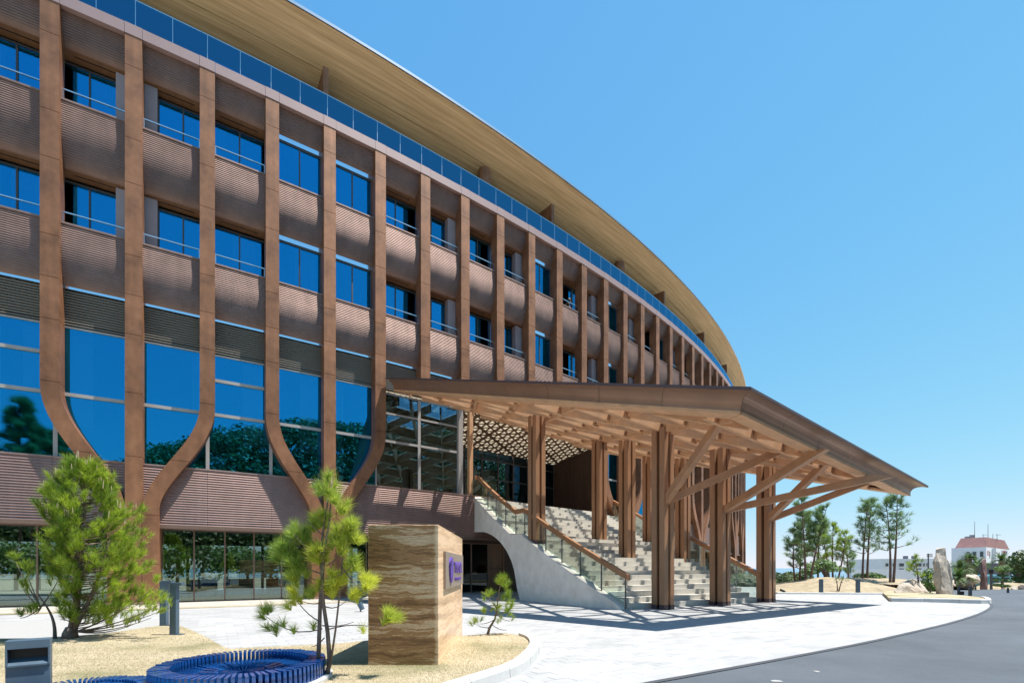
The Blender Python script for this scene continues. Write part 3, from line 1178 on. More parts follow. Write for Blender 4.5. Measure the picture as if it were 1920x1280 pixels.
def window_mesh(d, y0, y1, z0, z1, mull=(), trans=(), fw=0.045, dep=0.07):
    mb = MB()
    x0, x1 = HR - d - dep / 2, HR - d + dep / 2
    mb.box(x0, x1, y0, y0 + fw, z0, z1).box(x0, x1, y1 - fw, y1, z0, z1)
    mb.box(x0, x1, y0 + fw, y1 - fw, z0, z0 + fw).box(x0, x1, y0 + fw, y1 - fw, z1 - fw, z1)
    for y in mull:
        mb.box(x0 + .006, x1 - .006, y - fw / 2, y + fw / 2, z0 + fw, z1 - fw)
    for z, w in trans:
        mb.box(x0 + .004, x1 + .012, y0 + fw, y1 - fw, z - w / 2, z + w / 2)
    return mb


def pane_mesh(d, y0, y1, z0, z1, material='glass_blue'):
    return MB().box(HR - d - 0.008, HR - d + 0.008, y0, y1, z0, z1).mesh('pane', material)


fl_w = window_mesh(0.50, -HWB, HWB, 0.0, 1.60, mull=(0.0,)).mesh('window', 'frame_dark')
fl_p = [pane_mesh(0.50, -HWB + .04, -0.02, 0.04, 1.56), pane_mesh(0.508, 0.02, HWB - .04, 0.04, 1.56)]
strip_me = MB().box(HR - 0.52, HR - 0.44, -HWB, HWB, 0, 0.15).mesh('head_strip', 'mirror_metal')
# recessed balcony windows: (window from y0 to y1)
bw = {}
for nm, y0, y1 in (('full', -0.9, 0.9), ('left', -0.9, 0.42), ('right', -0.42, 0.9)):
    mid = (y0 + y1) / 2
    bw[nm] = (window_mesh(0.88, y0, y1, -1.05, 1.62, mull=(mid,)).mesh('window', 'frame_dark'),
              [pane_mesh(0.88, y0 + .04, mid - .02, -1.0, 1.57), pane_mesh(0.888, mid + .02, y1 - .04, -1.0, 1.57)])
soff_me = MB().box(HR - 0.96, HR - 0.53, -S / 2, S / 2, 0, 0.05).mesh('balcony_ceiling', 'balcony_soffit')
slot_me = MB().box(HR - 0.73, HR - 0.70, -0.55, 0.55, -0.006, -0.001).mesh('ceiling_slot', 'slot_black')
floor_me = MB().box(HR - 1.5, HR - 0.36, -S / 2, S / 2, -1.15, -1.05).mesh('balcony_floor', 'partition_grey')
part_me = MB().box(HR - 0.86, HR - 0.60, -0.50, 0.50, -1.05, 1.70).mesh('partition', 'partition_grey')
rail_me = MB().beam((HR - 0.24, -HWB, 0.34), (HR - 0.24, HWB, 0.34), 0.032, 0.032).beam((HR - 0.24, -HWB + .03, 0.0), (HR - 0.24, -HWB + .03, 0.33), 0.022, 0.022).beam((HR - 0.24, HWB - .03, 0.0), (HR - 0.24, HWB - .03, 0.33), 0.022, 0.022).mesh('balcony_rail', 'steel')


def curtain_mesh(y0, y1, d=1.15, z0=-1.05, z1=1.6):
    mb = MB()
    n = 22
    vs = []
    for i in range(n + 1):
        y = y0 + (y1 - y0) * i / n
        x = HR - d + 0.045 * math.sin(i * 1.9) + 0.012 * math.sin(i * 5.1)
        vs += [(x, y, z0), (x, y, z1)]
    return mb.add(vs, [(2 * i, 2 * i + 2, 2 * i + 3, 2 * i + 1) for i in range(n)]).mesh('curtain', 'curtain')


cur = [curtain_mesh(-0.85, -0.35), curtain_mesh(0.3, 0.85), curtain_mesh(-0.2, 0.5)]
blind = curtain_mesh(-0.1, 0.55, d=0.75, z0=0.0, z1=1.6)

for j in range(K0, K1):
    kc = j + 0.5
    part('attic_front', attic_me, kc)
    for fl, zs in enumerate(ZB):
        fr = part('balcony_front', front_me, kc, zs)
        if j in FLUSH:
            w = part('window', fl_w, kc, zs + 0.01)
            for p in fl_p:
                part('pane', p, kc, parent=w)
            part('head_strip', strip_me, kc, zs + 1.62)
            if (j + fl) % 3 == 2:
                part('curtain', blind, kc, zs)
        else:
            left = j in PARTS_AT
            right = (j + 1) in PARTS_AT
            nm = 'right' if left else ('left' if right else 'full')
            wm, pm_ = bw[nm]
            w = part('window', wm, kc, zs)
            for p in pm_:
                part('pane', p, kc, parent=w)
            part('balcony_ceiling', soff_me, kc, zs + 1.745)
            sl = part('ceiling_slot', slot_me, kc, zs + 1.745)
            part('balcony_floor', floor_me, kc, zs)
            part('balcony_rail', rail_me, kc, zs)
            c = cur[(j * 2 + fl) % 3]
            part('curtain', c, kc, zs)
for k in PARTS_AT:
    for zs in ZB:
        part('partition', part_me, k, zs)

# louvres and the tall glazing of the first floor
lm = MB()
for i in range(13):
    z = 8.00 + i * 0.076
    lm.add([(HR - 0.45, -0.9, z), (HR - 0.45, 0.9, z), (HR - 0.52, 0.9, z + 0.052), (HR - 0.52, -0.9, z + 0.052), (HR - 0.45, -0.9, z + 0.024), (HR - 0.45, 0.9, z + 0.024), (HR - 0.52, 0.9, z + 0.060), (HR - 0.52, -0.9, z + 0.060)],
           [(0, 1, 2, 3), (4, 7, 6, 5), (0, 4, 5, 1), (3, 2, 6, 7)])
lm.box(HR - 0.60, HR - 0.56, -0.9, 0.9, 7.96, 9.0)
louv_me = lm.mesh('louver_panel', 'louver_dark')
lstrip = MB().box(HR - 0.52, HR - 0.42, -S / 2 + .004, S / 2 - .004, 9.0, 9.16).mesh('head_strip', 'mirror_metal')
HB = S / 2 - 0.004
cw_a = window_mesh(0.50, -HB, HB, 4.2, 7.96, trans=((6.02, 0.10),), fw=0.05).mesh('window', 'frame_grey')
cw_b = window_mesh(0.50, -HB, HB, 4.2, 7.96, trans=((6.02, 0.10), (7.12, 0.10)), fw=0.05).mesh('window', 'frame_grey')
pa = [pane_mesh(0.50, -HB + .05, HB - .05, 4.25, 5.97), pane_mesh(0.50, -HB + .05, HB - .05, 6.07, 7.91)]
pb = [pa[0], pane_mesh(0.50, -HB + .05, HB - .05, 6.07, 7.07), pane_mesh(0.50, -HB + .05, HB - .05, 7.17, 7.91)]
lowraw = [(0.24 + 0.05 * (i / 20) ** 2, -1.80 * i / 20) for i in range(21)]
mbl, _l = ribbed_front(lowraw, 4.2, 9, 0.075, 0.025, S / 2 - 0.006, 'lower_panel', 'panel_red')
mbl.box(HR - 0.50, HR - 0.37, -S / 2 + .006, S / 2 - .006, 2.45, 4.17)
mbl.box(HR - 0.50, HR - 0.235, -S / 2 + .006, S / 2 - .006, 4.165, 4.20)
low_me = mbl.mesh('lower_panel', 'panel_red')
beam_me = MB().box(HR - 0.40, HR - 0.20, -S / 2 + .002, S / 2 - .002, 2.30, 2.41).box(HR - 0.95, HR - 0.401, -S / 2 + .002, S / 2 - .002, 2.34, 2.40).mesh('head_beam', 'frame_bronze')
tanb = MB().box(HR - 0.27, HR - 0.17, -S / 2 + .002, S / 2 - .002, 2.27, 2.44).mesh('head_beam', 'terrace_tile')
hall_w = window_mesh(0.62, -HB, HB, 4.2, 7.9, trans=((6.02, 0.09), (7.1, 0.07)), fw=0.06).mesh('window', 'frame_grey')
hp = [pane_mesh(0.62, -HB + .06, HB - .06, a, b2, 'glass_hall') for a, b2 in ((4.26, 5.97), (6.07, 7.06), (7.14, 7.84))]
for j in range(K0, K1):
    kc = j + 0.5
    part('louver_panel', louv_me, kc)
    part('head_strip', lstrip, kc)
    if j <= 6 or j >= 11:
        part('lower_panel', low_me, kc)
        part('head_beam', beam_me, kc)
    if j <= 3 or j >= 11:
        three = (j in (1, -2, -5) or j % 5 == 0) and j not in (0,)
        w = part('window', cw_b if three else cw_a, kc)
        for p in (pb if three else pa):
            part('pane', p, kc, parent=w)
    elif j in (4, 5):
        w = part('window', hall_w, kc)
        for p in hp:
            part('pane', p, kc, parent=w)

# ground floor glazing between the trunks
for c in (-4.5, -1.5, 1.5, 13.5, 16.5, 19.5, 22.5, 25.5):
    z0 = 0.0 if c < 5 else GB + .1
    w = window_mesh(0.85, -2.15, 2.15, z0 + 0.005, 2.33, mull=[-2.13 + 4.26 * q / 5 for q in (1, 2, 3, 4)], fw=0.04).mesh('window', 'frame_bronze')
    w = part('window', w, c)
    for q in range(5):
        ya = -2.13 + 4.26 * q / 5 + 0.02
        part('pane', pane_mesh(0.85, ya, ya + 4.26 / 5 - 0.04, z0 + 0.05, 2.29, 'glass_ground'), c, parent=w)

# floors, inner walls
def ring_slab(name, k0, k1, d0, d1, z0, z1, material, n=None, parent=None):
    n = n or max(2, int(k1 - k0))
    profs = []
    for i in range(n + 1):
        k = k0 + (k1 - k0) * i / n
        profs.append([fac(k, d0, z0), fac(k, d1, z0), fac(k, d1, z1), fac(k, d0, z1)])
    return MB().sweep(profs).build(name, material, parent or hotel)


DB = 6.0
for z in (9.15, 12.52, 15.95):
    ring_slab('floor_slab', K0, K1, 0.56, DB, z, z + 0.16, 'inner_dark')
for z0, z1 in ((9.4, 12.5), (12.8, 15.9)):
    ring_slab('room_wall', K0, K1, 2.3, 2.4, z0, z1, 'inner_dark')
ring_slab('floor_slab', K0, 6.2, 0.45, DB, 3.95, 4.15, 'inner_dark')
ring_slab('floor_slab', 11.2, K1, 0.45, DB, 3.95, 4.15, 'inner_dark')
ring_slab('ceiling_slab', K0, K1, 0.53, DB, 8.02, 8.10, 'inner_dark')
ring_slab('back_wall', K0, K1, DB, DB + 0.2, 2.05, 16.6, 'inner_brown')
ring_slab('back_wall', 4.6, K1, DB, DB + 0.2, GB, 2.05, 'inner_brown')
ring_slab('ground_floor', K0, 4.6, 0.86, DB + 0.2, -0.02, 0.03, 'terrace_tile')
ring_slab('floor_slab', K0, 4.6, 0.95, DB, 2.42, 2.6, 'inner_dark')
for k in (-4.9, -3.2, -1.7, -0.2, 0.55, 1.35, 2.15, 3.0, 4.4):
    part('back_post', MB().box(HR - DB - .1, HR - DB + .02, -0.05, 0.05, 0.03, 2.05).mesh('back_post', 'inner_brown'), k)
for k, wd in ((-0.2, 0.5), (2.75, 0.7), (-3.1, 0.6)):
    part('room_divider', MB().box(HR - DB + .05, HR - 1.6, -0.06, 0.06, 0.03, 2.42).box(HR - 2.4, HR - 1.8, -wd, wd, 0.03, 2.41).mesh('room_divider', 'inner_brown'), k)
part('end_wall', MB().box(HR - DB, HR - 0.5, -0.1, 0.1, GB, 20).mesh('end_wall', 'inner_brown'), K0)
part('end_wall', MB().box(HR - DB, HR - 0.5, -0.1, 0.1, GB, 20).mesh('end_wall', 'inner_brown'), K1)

# band, terrace balustrade, top storey, eave
capm = MB().box(HR - 0.42, HR + 0.012, -0.205, 0.205, 16.6, 16.915).mesh('band', 'lilac_band')
bandm = MB().box(HR - 0.42, HR + 0.004, -S / 2 + 0.212, S / 2 - 0.212, 16.6, 16.91).mesh('band', 'lilac_band')
bal_p = [MB().box(HR - 0.376, HR - 0.364, a, b2, 16.86, 18.0).mesh('pane', 'glass_rail') for a, b2 in ((-S / 2 + .008, -.008), (.008, S / 2 - .008))]
bal_f = MB().beam((HR - 0.37, -S / 2 + .002, 18.0), (HR - 0.37, S / 2 - .002, 18.0), 0.03, 0.028).beam((HR - 0.37, 0, 16.9), (HR - 0.37, 0, 17.99), 0.016, 0.016).beam((HR - 0.37, -S / 2, 16.9), (HR - 0.37, -S / 2, 17.99), 0.016, 0.016).mesh('balustrade', 'steel')
top_w = window_mesh(1.62, -HB, HB, 16.93, 18.80, mull=(0.0,), fw=0.05).mesh('window', 'frame_dark')
top_p = [pane_mesh(1.62, -HB + .05, -.03, 16.98, 18.76), pane_mesh(1.628, .03, HB - .05, 16.98, 18.76)]
topc = curtain_mesh(-0.7, 0.2, 1.85, 16.95, 18.8)
for k in range(K0, K1 + 1):
    part('band', capm, k)
for j in range(K0, K1):
    kc = j + 0.5
    part('band', bandm, kc)
    b_ = part('balustrade', bal_f, kc)
    for p in bal_p:
        part('pane', p, kc, parent=b_)
    w = part('window', top_w, kc)
    for p in top_p:
        part('pane', p, kc, parent=w)
    if j % 2 == 0:
        part('curtain', topc, kc)
finm = MB().box(HR - 1.6, HR - 0.44, -0.09, 0.09, 16.92, 19.05).mesh('terrace_fin', 'rib_bronze')
for k in (3, 9, 15, 19, 23, -2):
    part('terrace_fin', finm, k - 0.02)
drum = MB().tube([(HR - 1.0, 0, 16.93), (HR - 1.0, 0, 19.1)], 0.28, 14).mesh('terrace_drum', 'rib_bronze')
for k in (6.9, 12.5):
    part('terrace_drum', drum, k)
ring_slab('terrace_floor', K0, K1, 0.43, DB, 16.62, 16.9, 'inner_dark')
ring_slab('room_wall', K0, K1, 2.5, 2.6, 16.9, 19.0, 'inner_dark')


def ring_profile(name, prof, material, k0=K0 - 1, k1=K1 + 3, closed=True, n=170, smooth=False):
    rings = []
    for i in range(n + 1):
        a = PHI0 + DPHI * (k0 + (k1 - k0) * i / n)
        rings.append([((HR - d) * math.cos(a), (HR - d) * math.sin(a), z) for d, z in prof])
    me = MB().sweep(rings, closed=closed).mesh(name, material)
    o = bpy.data.objects.new(name, me)
    COL.objects.link(o)
    o.parent = hotel
    return o


ring_profile('eave_soffit', [(1.70, 18.78), (0.93, 19.28), (0.93, 19.36), (1.70, 18.9)], 'soffit_wood')
ring_profile('eave_soffit', [(0.905, 19.297), (0.35, 19.66), (-0.13, 19.985), (-0.13, 20.03), (0.905, 19.42)], 'soffit_wood')
ring_profile('roof_edge', [(-0.132, 19.975), (-0.175, 19.98), (-0.175, 20.08), (-0.132, 20.08)], 'steel')
ring_profile('roof_deck', [(-0.13, 20.035), (1.7, 19.0), (DB + .3, 19.0), (DB + .3, 20.4), (-0.13, 20.085)], 'inner_dark', k1=K1 + 3)

def radial_wall(name, k, d0, d1, z0, z1, th, material):
    a, b2 = fac(k, d0), fac(k, d1)
    mb = MB()
    d = (b2 - a)
    t = d.normalized()
    s = Vector((-t.y, t.x, 0)) * th / 2
    mb.obox((a + b2) / 2 + Vector((0, 0, (z0 + z1) / 2)), d / 2, s, Vector((0, 0, (z1 - z0) / 2)))
    return mb


# under the entrance: plain wall and dark doors at ground level
ring_slab('ground_wall', 4.9, 8.05, 0.9, 1.0, 0.0, 2.42, 'inner_brown', parent=hotel)
w = part('window', window_mesh(0.85, -1.33, 1.33, 0.005, 2.33, mull=(-0.45, 0.43), fw=0.04).mesh('window', 'frame_bronze'), 4.1)
for ya, yb in ((-1.29, -0.47), (-0.43, 0.41), (0.45, 1.29)):
    part('pane', pane_mesh(0.85, ya, yb, 0.05, 2.29, 'glass_ground'), 4.1, parent=w)
radial_wall('x', 4.86, 0.95, DB, 0.0, 2.42, 0.1, '').build('room_divider', 'inner_brown', hotel)
dw = window_mesh(0.84, -1.25, 1.25, 0.0, 2.2, mull=(-0.55, 0.35), fw=0.05).mesh('door', 'frame_bronze')
dr = part('door', dw, 6.75)
for a, b2 in ((-1.2, -0.58), (-0.52, 0.33)):
    part('pane', pane_mesh(0.86, a, b2, 0.05, 2.15, 'glass_dark'), 6.75, parent=dr)
part('leaf', MB().box(HR - 0.89, HR - 0.84, 0.38, 1.2, 0.05, 1.05).box(HR - 0.89, HR - 0.84, 0.38, 1.2, 1.08, 2.15).mesh('leaf', 'inner_wood'), 6.75, parent=dr)
ring_slab('ground_wall', 8.05, 11.3, 2.2, 2.3, 0.0, 3.9, 'inner_brown', parent=hotel)
# recess of the entrance hall
ring_slab('hall_floor', 6.2, 11.25, 0.26, 4.3, 3.93, 4.08, 'stone_step', n=10)
def hall_z(d):
    return 7.96 - 0.165 * (d - 0.62)


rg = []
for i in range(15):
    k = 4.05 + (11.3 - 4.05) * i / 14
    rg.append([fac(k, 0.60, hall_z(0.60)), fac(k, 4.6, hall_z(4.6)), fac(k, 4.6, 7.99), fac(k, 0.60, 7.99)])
MB().sweep(rg).build('hall_ceiling', 'ceiling_added_glow', hotel)
pside = [(HR - 0.66, 6.18)]


radial_wall('x', 11.28, 0.95, 4.4, 4.08, 7.9, 0.16, '').build('side_wall', 'inner_brown', hotel)
sw = bpy.data.objects['side_wall']
mb = MB()
for i in range(24):
    d = 1.0 + i * 0.142
    p = fac(11.28 - 0.055, d)
    q = fac(11.28 - 0.055, d + 0.05)
    mb.beam((p.x, p.y, 6.0), (q.x, q.y, 6.0), 0.05, 3.8)
tag(mb.build('board', 'inner_brown', sw), kind='stuff')
# glazed back of the hall
mb = MB()
for i in range(9):
    p = fac(6.2 + i * 0.63, 4.2)
    mb.obox((p.x, p.y, 5.95), (0.035, 0, 0), (0, 0.035, 0), (0, 0, 1.88))
for z in (5.9, 6.9):
    for i in range(8):
        a, b2 = fac(6.2 + i * 0.63, 4.2), fac(6.2 + (i + 1) * 0.63, 4.2)
        mb.beam((a.x, a.y, z), (b2.x, b2.y, z), 0.05, 0.06)
hb = mb.build('window', 'frame_dark', hotel)
for i in range(8):
    a, b2 = fac(6.2 + i * 0.63 + .02, 4.23), fac(6.2 + (i + 1) * 0.63 - .02, 4.23)
    MB().beam((a.x, a.y, 5.95), (b2.x, b2.y, 5.95), 0.012, 3.7).build('pane', 'glass_hall', hb)
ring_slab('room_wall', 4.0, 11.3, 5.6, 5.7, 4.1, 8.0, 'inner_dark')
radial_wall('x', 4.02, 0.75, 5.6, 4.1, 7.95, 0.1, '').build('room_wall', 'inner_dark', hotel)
# posts at the hall corner
p = fac(6.05, 0.62)
MB().obox((p.x, p.y, 5.95), (0.09, 0.05, 0), (-0.06, 0.1, 0), (0, 0, 1.9)).build('corner_post', 'frame_grey', hotel)
p = fac(6.28, 0.45)
MB().obox((p.x, p.y, 5.95), (0.07, 0.05, 0), (-0.06, 0.09, 0), (0, 0, 1.9)).build('corner_post', 'canopy_wood', hotel)
# furniture glimpsed in the hall and lobby lattice screens
for i, (k, d) in enumerate(((4.5, 1.9), (5.2, 2.4), (5.7, 1.8))):
    c = fac(k, d)
    MB().tube([(c.x, c.y, 4.15), (c.x, c.y, 4.55), (c.x, c.y, 4.6)], [0.30, 0.34, 0.2], 10).build('lobby_seat', 'curtain' if i % 2 else 'rail_wood', hotel)

# lattice under the hall ceiling: three families of battens
hall_poly = [fac(k, 0.66) for k in np.linspace(4.1, 11.2, 8)] + [fac(k, 4.25) for k in np.linspace(11.2, 4.1, 8)]


def clip_line(o, d, poly):
    """segments of the line o + t d inside polygon (2D)"""
    ts = []
    n = len(poly)
    for i in range(n):
        a, b2 = poly[i], poly[(i + 1) % n]
        e = (b2[0] - a[0], b2[1] - a[1])
        det = d[0] * -e[1] + d[1] * e[0]
        if abs(det) < 1e-9:
            continue
        rx, ry = a[0] - o[0], a[1] - o[1]
        t = (rx * -e[1] + ry * e[0]) / det
        s = (d[0] * ry - d[1] * rx) / det
        if 0 <= s < 1:
            ts.append(t)
    ts.sort()
    return [(ts[i], ts[i + 1]) for i in range(0, len(ts) - 1, 2)]


hp2 = [(p.x, p.y) for p in hall_poly]
cen = fac(7.6, 2.4)
lat = MB()
for fam in range(3):
    a = PHI0 + DPHI * 7.6 + math.radians((0, 60, 120)[fam])
    d = (math.cos(a), math.sin(a))
    nn = (-d[1], d[0])
    for i in range(-32, 33):
        o_ = (cen.x + nn[0] * i * 0.42, cen.y + nn[1] * i * 0.42)
        for t0, t1 in clip_line(o_, d, hp2):
            if t1 - t0 > 0.2:
                w_ = 0.17 if i % 4 == 0 else 0.10
                nseg = max(1, int((t1 - t0) / 0.8))
                pp_ = []
                for q in range(nseg + 1):
                    tt = t0 + (t1 - t0) * q / nseg
                    x_, y_ = o_[0] + d[0] * tt, o_[1] + d[1] * tt
                    dd_ = HR - math.hypot(x_ - HC.x, y_ - HC.y)
                    pp_.append(Vector((x_, y_, hall_z(dd_) - 0.018 - 0.003 * fam)))
                for p_, q_ in zip(pp_[:-1], pp_[1:]):
                    lat.beam(p_, q_, w_, 0.024)
tag(lat.build('ceiling_lattice', 'lattice_dark', hotel), kind='stuff')


# benches and a low table inside the ground floor room
for k, d, w_ in ((0.9, 2.6, 0.9), (1.55, 3.4, 1.0), (2.3, 3.0, 0.8)):
    me_ = MB().box(HR - d - .3, HR - d + .3, -w_ / 2, w_ / 2, 0.22, 0.38).box(HR - d - .3, HR - d - .2, -w_ / 2, w_ / 2, 0.385, 0.68)
    for sy in (-1, 1):
        for sx_ in (-1, 1):
            me_.box(HR - d + sx_ * .24 - .025, HR - d + sx_ * .24 + .025, sy * (w_ / 2 - .06) - .025, sy * (w_ / 2 - .06) + .025, 0.03, 0.219)
    part('bench', me_.mesh('bench', 'frame_dark'), k)


# pale blinds drawn part way across behind the tall windows
rb = random.Random(21)
for j in list(range(-4, 4)) + [11, 12, 13, 14]:
    w_ = rb.uniform(0.35, 0.8)
    y0_ = -0.86 if rb.random() < 0.4 else 0.86 - w_
    zb_ = rb.choice((4.22, 6.1, 4.22, 5.2))
    part('blind', MB().box(HR - 0.80, HR - 0.79, y0_, y0_ + w_, zb_, 7.9).mesh('blind', 'curtain'), j + 0.5)


# ------------------------------------------------------------------ entrance canopy
CX, CY, CZ = 4.14, 8.37, 4.24


def plane(x, y):
    return CZ - 0.23 * (x - CX) + 0.20 * (y - CY)


PL, PC, PT, PR = Vector((-4.72, 18.02, 0)), Vector((4.14, 8.37, 0)), Vector((12.39, 14.36, 0)), Vector((4.75, 25.35, 0))
canopy = thing('entrance_canopy', 'sloping timber lattice canopy with bronze edge over the entrance stairs', 'canopy', ((PC + PT) / 2 + Vector((-2, 4, 0))).to_tuple())
edge_dirs = [(PC - PL).normalized(), (PT - PC).normalized(), (PR - PT).normalized()]
inn = [Vector((-d.y, d.x, 0)) for d in edge_dirs]


def edge_pt(i, o):
    """i-th outline vertex pushed inwards by o"""
    P = (PL, PC, PT, PR)[i]
    if i == 0:
        return P + inn[0] * o
    if i == 3:
        return P + inn[2] * o
    a, b2 = inn[i - 1], inn[i]
    m_ = (a + b2).normalized()
    return P + m_ * (o / m_.dot(a))


COVE = [(0.0, 0.0), (0.0, -0.055)]
COVE2 = [(0.012, -0.057)]
for q in range(0, 9):
    t = math.radians(90 + 90 * q / 8)
    COVE2.append((0.012 + 0.34 * (1 - math.sin(t)) if False else 0.012 - 0.33 * math.cos(t), -0.36 + 0.30 * math.sin(t)))
prof_cove = COVE2 + [(0.37, -0.36), (0.37, -0.10), (0.05, -0.055)]
prof_edge = [(0.0, 0.0), (0.0, -0.055), (0.36, -0.055), (0.36, 0.0)]
prof_board = [(0.335, -0.362), (0.335, -0.42), (0.80, -0.42), (0.80, -0.362)]
prof_top = [(0.37, -0.02), (0.37, -0.30), (0.86, -0.30), (0.86, -0.02)]


def edge_sweep(i, t0, t1, prof, n=1):
    rings = []
    for q in range(n + 1):
        t = t0 + (t1 - t0) * q / n
        ring = []
        for o, z in prof:
            p = edge_pt(i, o).lerp(edge_pt(i + 1, o), t)
            ring.append((p.x, p.y, plane(p.x, p.y) + z))
        rings.append(ring)
    return MB().sweep(rings)


for i, nseg in ((0, 8), (1, 6), (2, 8)):
    L = (edge_pt(i + 1, 0) - edge_pt(i, 0)).length
    g = 0.004 / L
    for q in range(nseg):
        edge_sweep(i, q / nseg + g, (q + 1) / nseg - g, prof_cove).build('fascia_panel', 'fascia_bronze', canopy)
    edge_sweep(i, 0.0005, 0.9995, prof_edge).build('roof_edge', 'fascia_edge', canopy)
    edge_sweep(i, 0.001, 0.999, prof_board).build('edge_board', 'canopy_wood', canopy)
    edge_sweep(i, 0.001, 0.999, prof_top).build('edge_beam', 'canopy_wood', canopy)
gp = [edge_pt(i, 0.82) for i in range(4)]
mb = MB()
vs = [(p.x, p.y, plane(p.x, p.y) - 0.05) for p in gp] + [(p.x, p.y, plane(p.x, p.y) - 0.03) for p in gp]
mb.add(vs, [(3, 2, 1, 0), (4, 5, 6, 7), (0, 1, 5, 4), (1, 2, 6, 5), (2, 3, 7, 6), (3, 0, 4, 7)])
mb.build('roof_glazing', 'glass_roof', canopy)

lat_poly = [tuple(edge_pt(i, 0.80))[:2] for i in (0, 1, 2, 3)]
w_dir = Vector((-0.585, 0.811, 0))
u_dir = Vector((0.811, 0.585, 0))
A0 = Vector((4.04, 12.93, 0))
SP = 1.225
for fam in range(3):
    d = (w_dir * math.cos(math.radians(30 + 60 * fam)) + u_dir * math.sin(math.radians(30 + 60 * fam)))
    nn = Vector((-d.y, d.x, 0))
    for i in range(-19, 20):
        o_ = A0 + nn * (i * SP)
        for t0, t1 in clip_line((o_.x, o_.y), (d.x, d.y), lat_poly):
            if t1 - t0 < 0.25:
                continue
            a, b2 = o_ + d * t0, o_ + d * t1
            major = i % 2 == 0
            h = (0.40 if major else 0.34) - (0 if fam else 0.012)
            zt = -0.056
            mb = MB()
            za, zb_ = plane(a.x, a.y), plane(b2.x, b2.y)
            s = nn * (0.044 if major else 0.032)
            z_lo = zt - h - 0.004 * fam
            ring = lambda p, zz: [p + s + Vector((0, 0, zz + zt)), p - s + Vector((0, 0, zz + zt)), p - s + Vector((0, 0, zz + z_lo)), p + s + Vector((0, 0, zz + z_lo))]
            mb.sweep([ring(a, za), ring(b2, zb_)])
            mb.build('lattice_beam', 'canopy_wood', canopy)


def steps_z(x, y):
    return 0.0


COLS = {'A': (4.04, 12.93, 0), 'B': (6.12, 14.2, 0), 'C': (8.18, 15.55, 0), 'D': (4.10, 17.2, 0.7), 'E': (6.72, 19.0, 0.75), 'F': (5.95, 20.9, 1.9), 'G': (3.40, 18.8, 1.9), 'H': (0.83, 16.2, 1.9)}
for nm, (x, y, z) in COLS.items():
    zt = plane(x, y) - 0.37
    colm = MB()
    c = Vector((x, y, 0))
    colm.obox(c + Vector((0, 0, (z + zt) / 2)), u_dir * 0.045, w_dir * 0.045, (0, 0, (zt - z) / 2))
    co = colm.build('column', 'column_wood', canopy)
    for a in (-1, 1):
        for b2 in (-1, 1):
            q = c + u_dir * (0.127 * a) + w_dir * (0.127 * b2)
            MB().obox(q + Vector((0, 0, (z + .12 + zt) / 2)), u_dir * 0.083, w_dir * 0.083, (0, 0, (zt - z - .12) / 2)).build('post', 'column_wood', co, bevel=0.008)
            MB().obox(q + Vector((0, 0, z + 0.06)), u_dir * 0.084, w_dir * 0.084, (0, 0, 0.058)).build('foot', 'column_foot', co)
BR = [('A', 2.88, 4.48, 10.53), ('A', 2.92, 6.71, 12.27), ('B', 2.78, 6.82, 10.73), ('B', 2.80, 9.36, 12.28), ('C', 2.68, 8.28, 12.9), ('C', 2.68, 10.26, 14.07)]
for nm, z, x1, y1 in BR:
    x, y, _ = COLS[nm]
    d = Vector((x1 - x, y1 - y, 0)).normalized()
    p0 = Vector((x, y, z)) + d * 0.19
    p1 = Vector((x1, y1, plane(x1, y1) - 0.40))
    t = (p1 - p0).normalized()
    sd_ = Vector((-t.y, t.x, 0)).normalized() * 0.075
    hv = Vector((0, 0, 0.095 / max(0.3, math.hypot(t.x, t.y))))
    gr = Vector((-0.23 * 0, 0, 0))
    pe = p1 + Vector((0, 0, 0.0))
    # the head is cut to the slope of the soffit
    la_ = p0 - t * 0.03

    def meet(q):
        f0 = q.z - plane(q.x, q.y) + 0.372
        q2 = q + t
        f1 = q2.z - plane(q2.x, q2.y) + 0.372
        return q + t * (f0 / (f0 - f1))
    r0_ = [la_ + sd_ + hv, la_ - sd_ + hv, la_ - sd_ - hv, la_ + sd_ - hv]
    MB().sweep([r0_, [meet(q) for q in r0_]]).build('brace', 'brace_wood', canopy)
    # bearing block at the brace head
    c_ = Vector((p1.x, p1.y, plane(p1.x, p1.y)))
    if all(inside(lat_poly, p1.x + ox, p1.y + oy) for ox in (-.3, .3) for oy in (-.3, .3)):
        MB().obox(c_ + Vector((0, 0, -0.21)), u_dir * 0.07, w_dir * 0.07, (0, 0, 0.14)).build('bearing_block', 'canopy_wood', canopy)

# ------------------------------------------------------------------ entrance stairs
stairs = thing('entrance_stairs', 'wide pale stone stairs under the canopy with a curved stone flank and wooden handrails', 'stairs', (4.5, 16.5, 0))
LA, LM, LB = Vector((3.05, 12.76, 0)), Vector((0.50, 16.70, 0)), Vector((-1.38, 20.85, 0))
RA, RB = Vector((7.95, 15.60, 0)), Vector((5.45, 27.2, 0))
LCc = LM * 2 - (LA + LB) / 2


def lpt(t):
    return LA * (1 - t) ** 2 + LCc * 2 * t * (1 - t) + LB * t * t


def rpt(t):
    return RA.lerp(RB, t)


NS, ZTOP = 28, 4.08
RISE = ZTOP / NS
T_LAND0, T_LAND1, N_LOW = 0.50, 0.57, 15


def t_of(i):
    return T_LAND0 * i / N_LOW if i <= N_LOW - 0 else T_LAND1 + (1.0 - T_LAND1) * (i - N_LOW) / (NS - N_LOW)


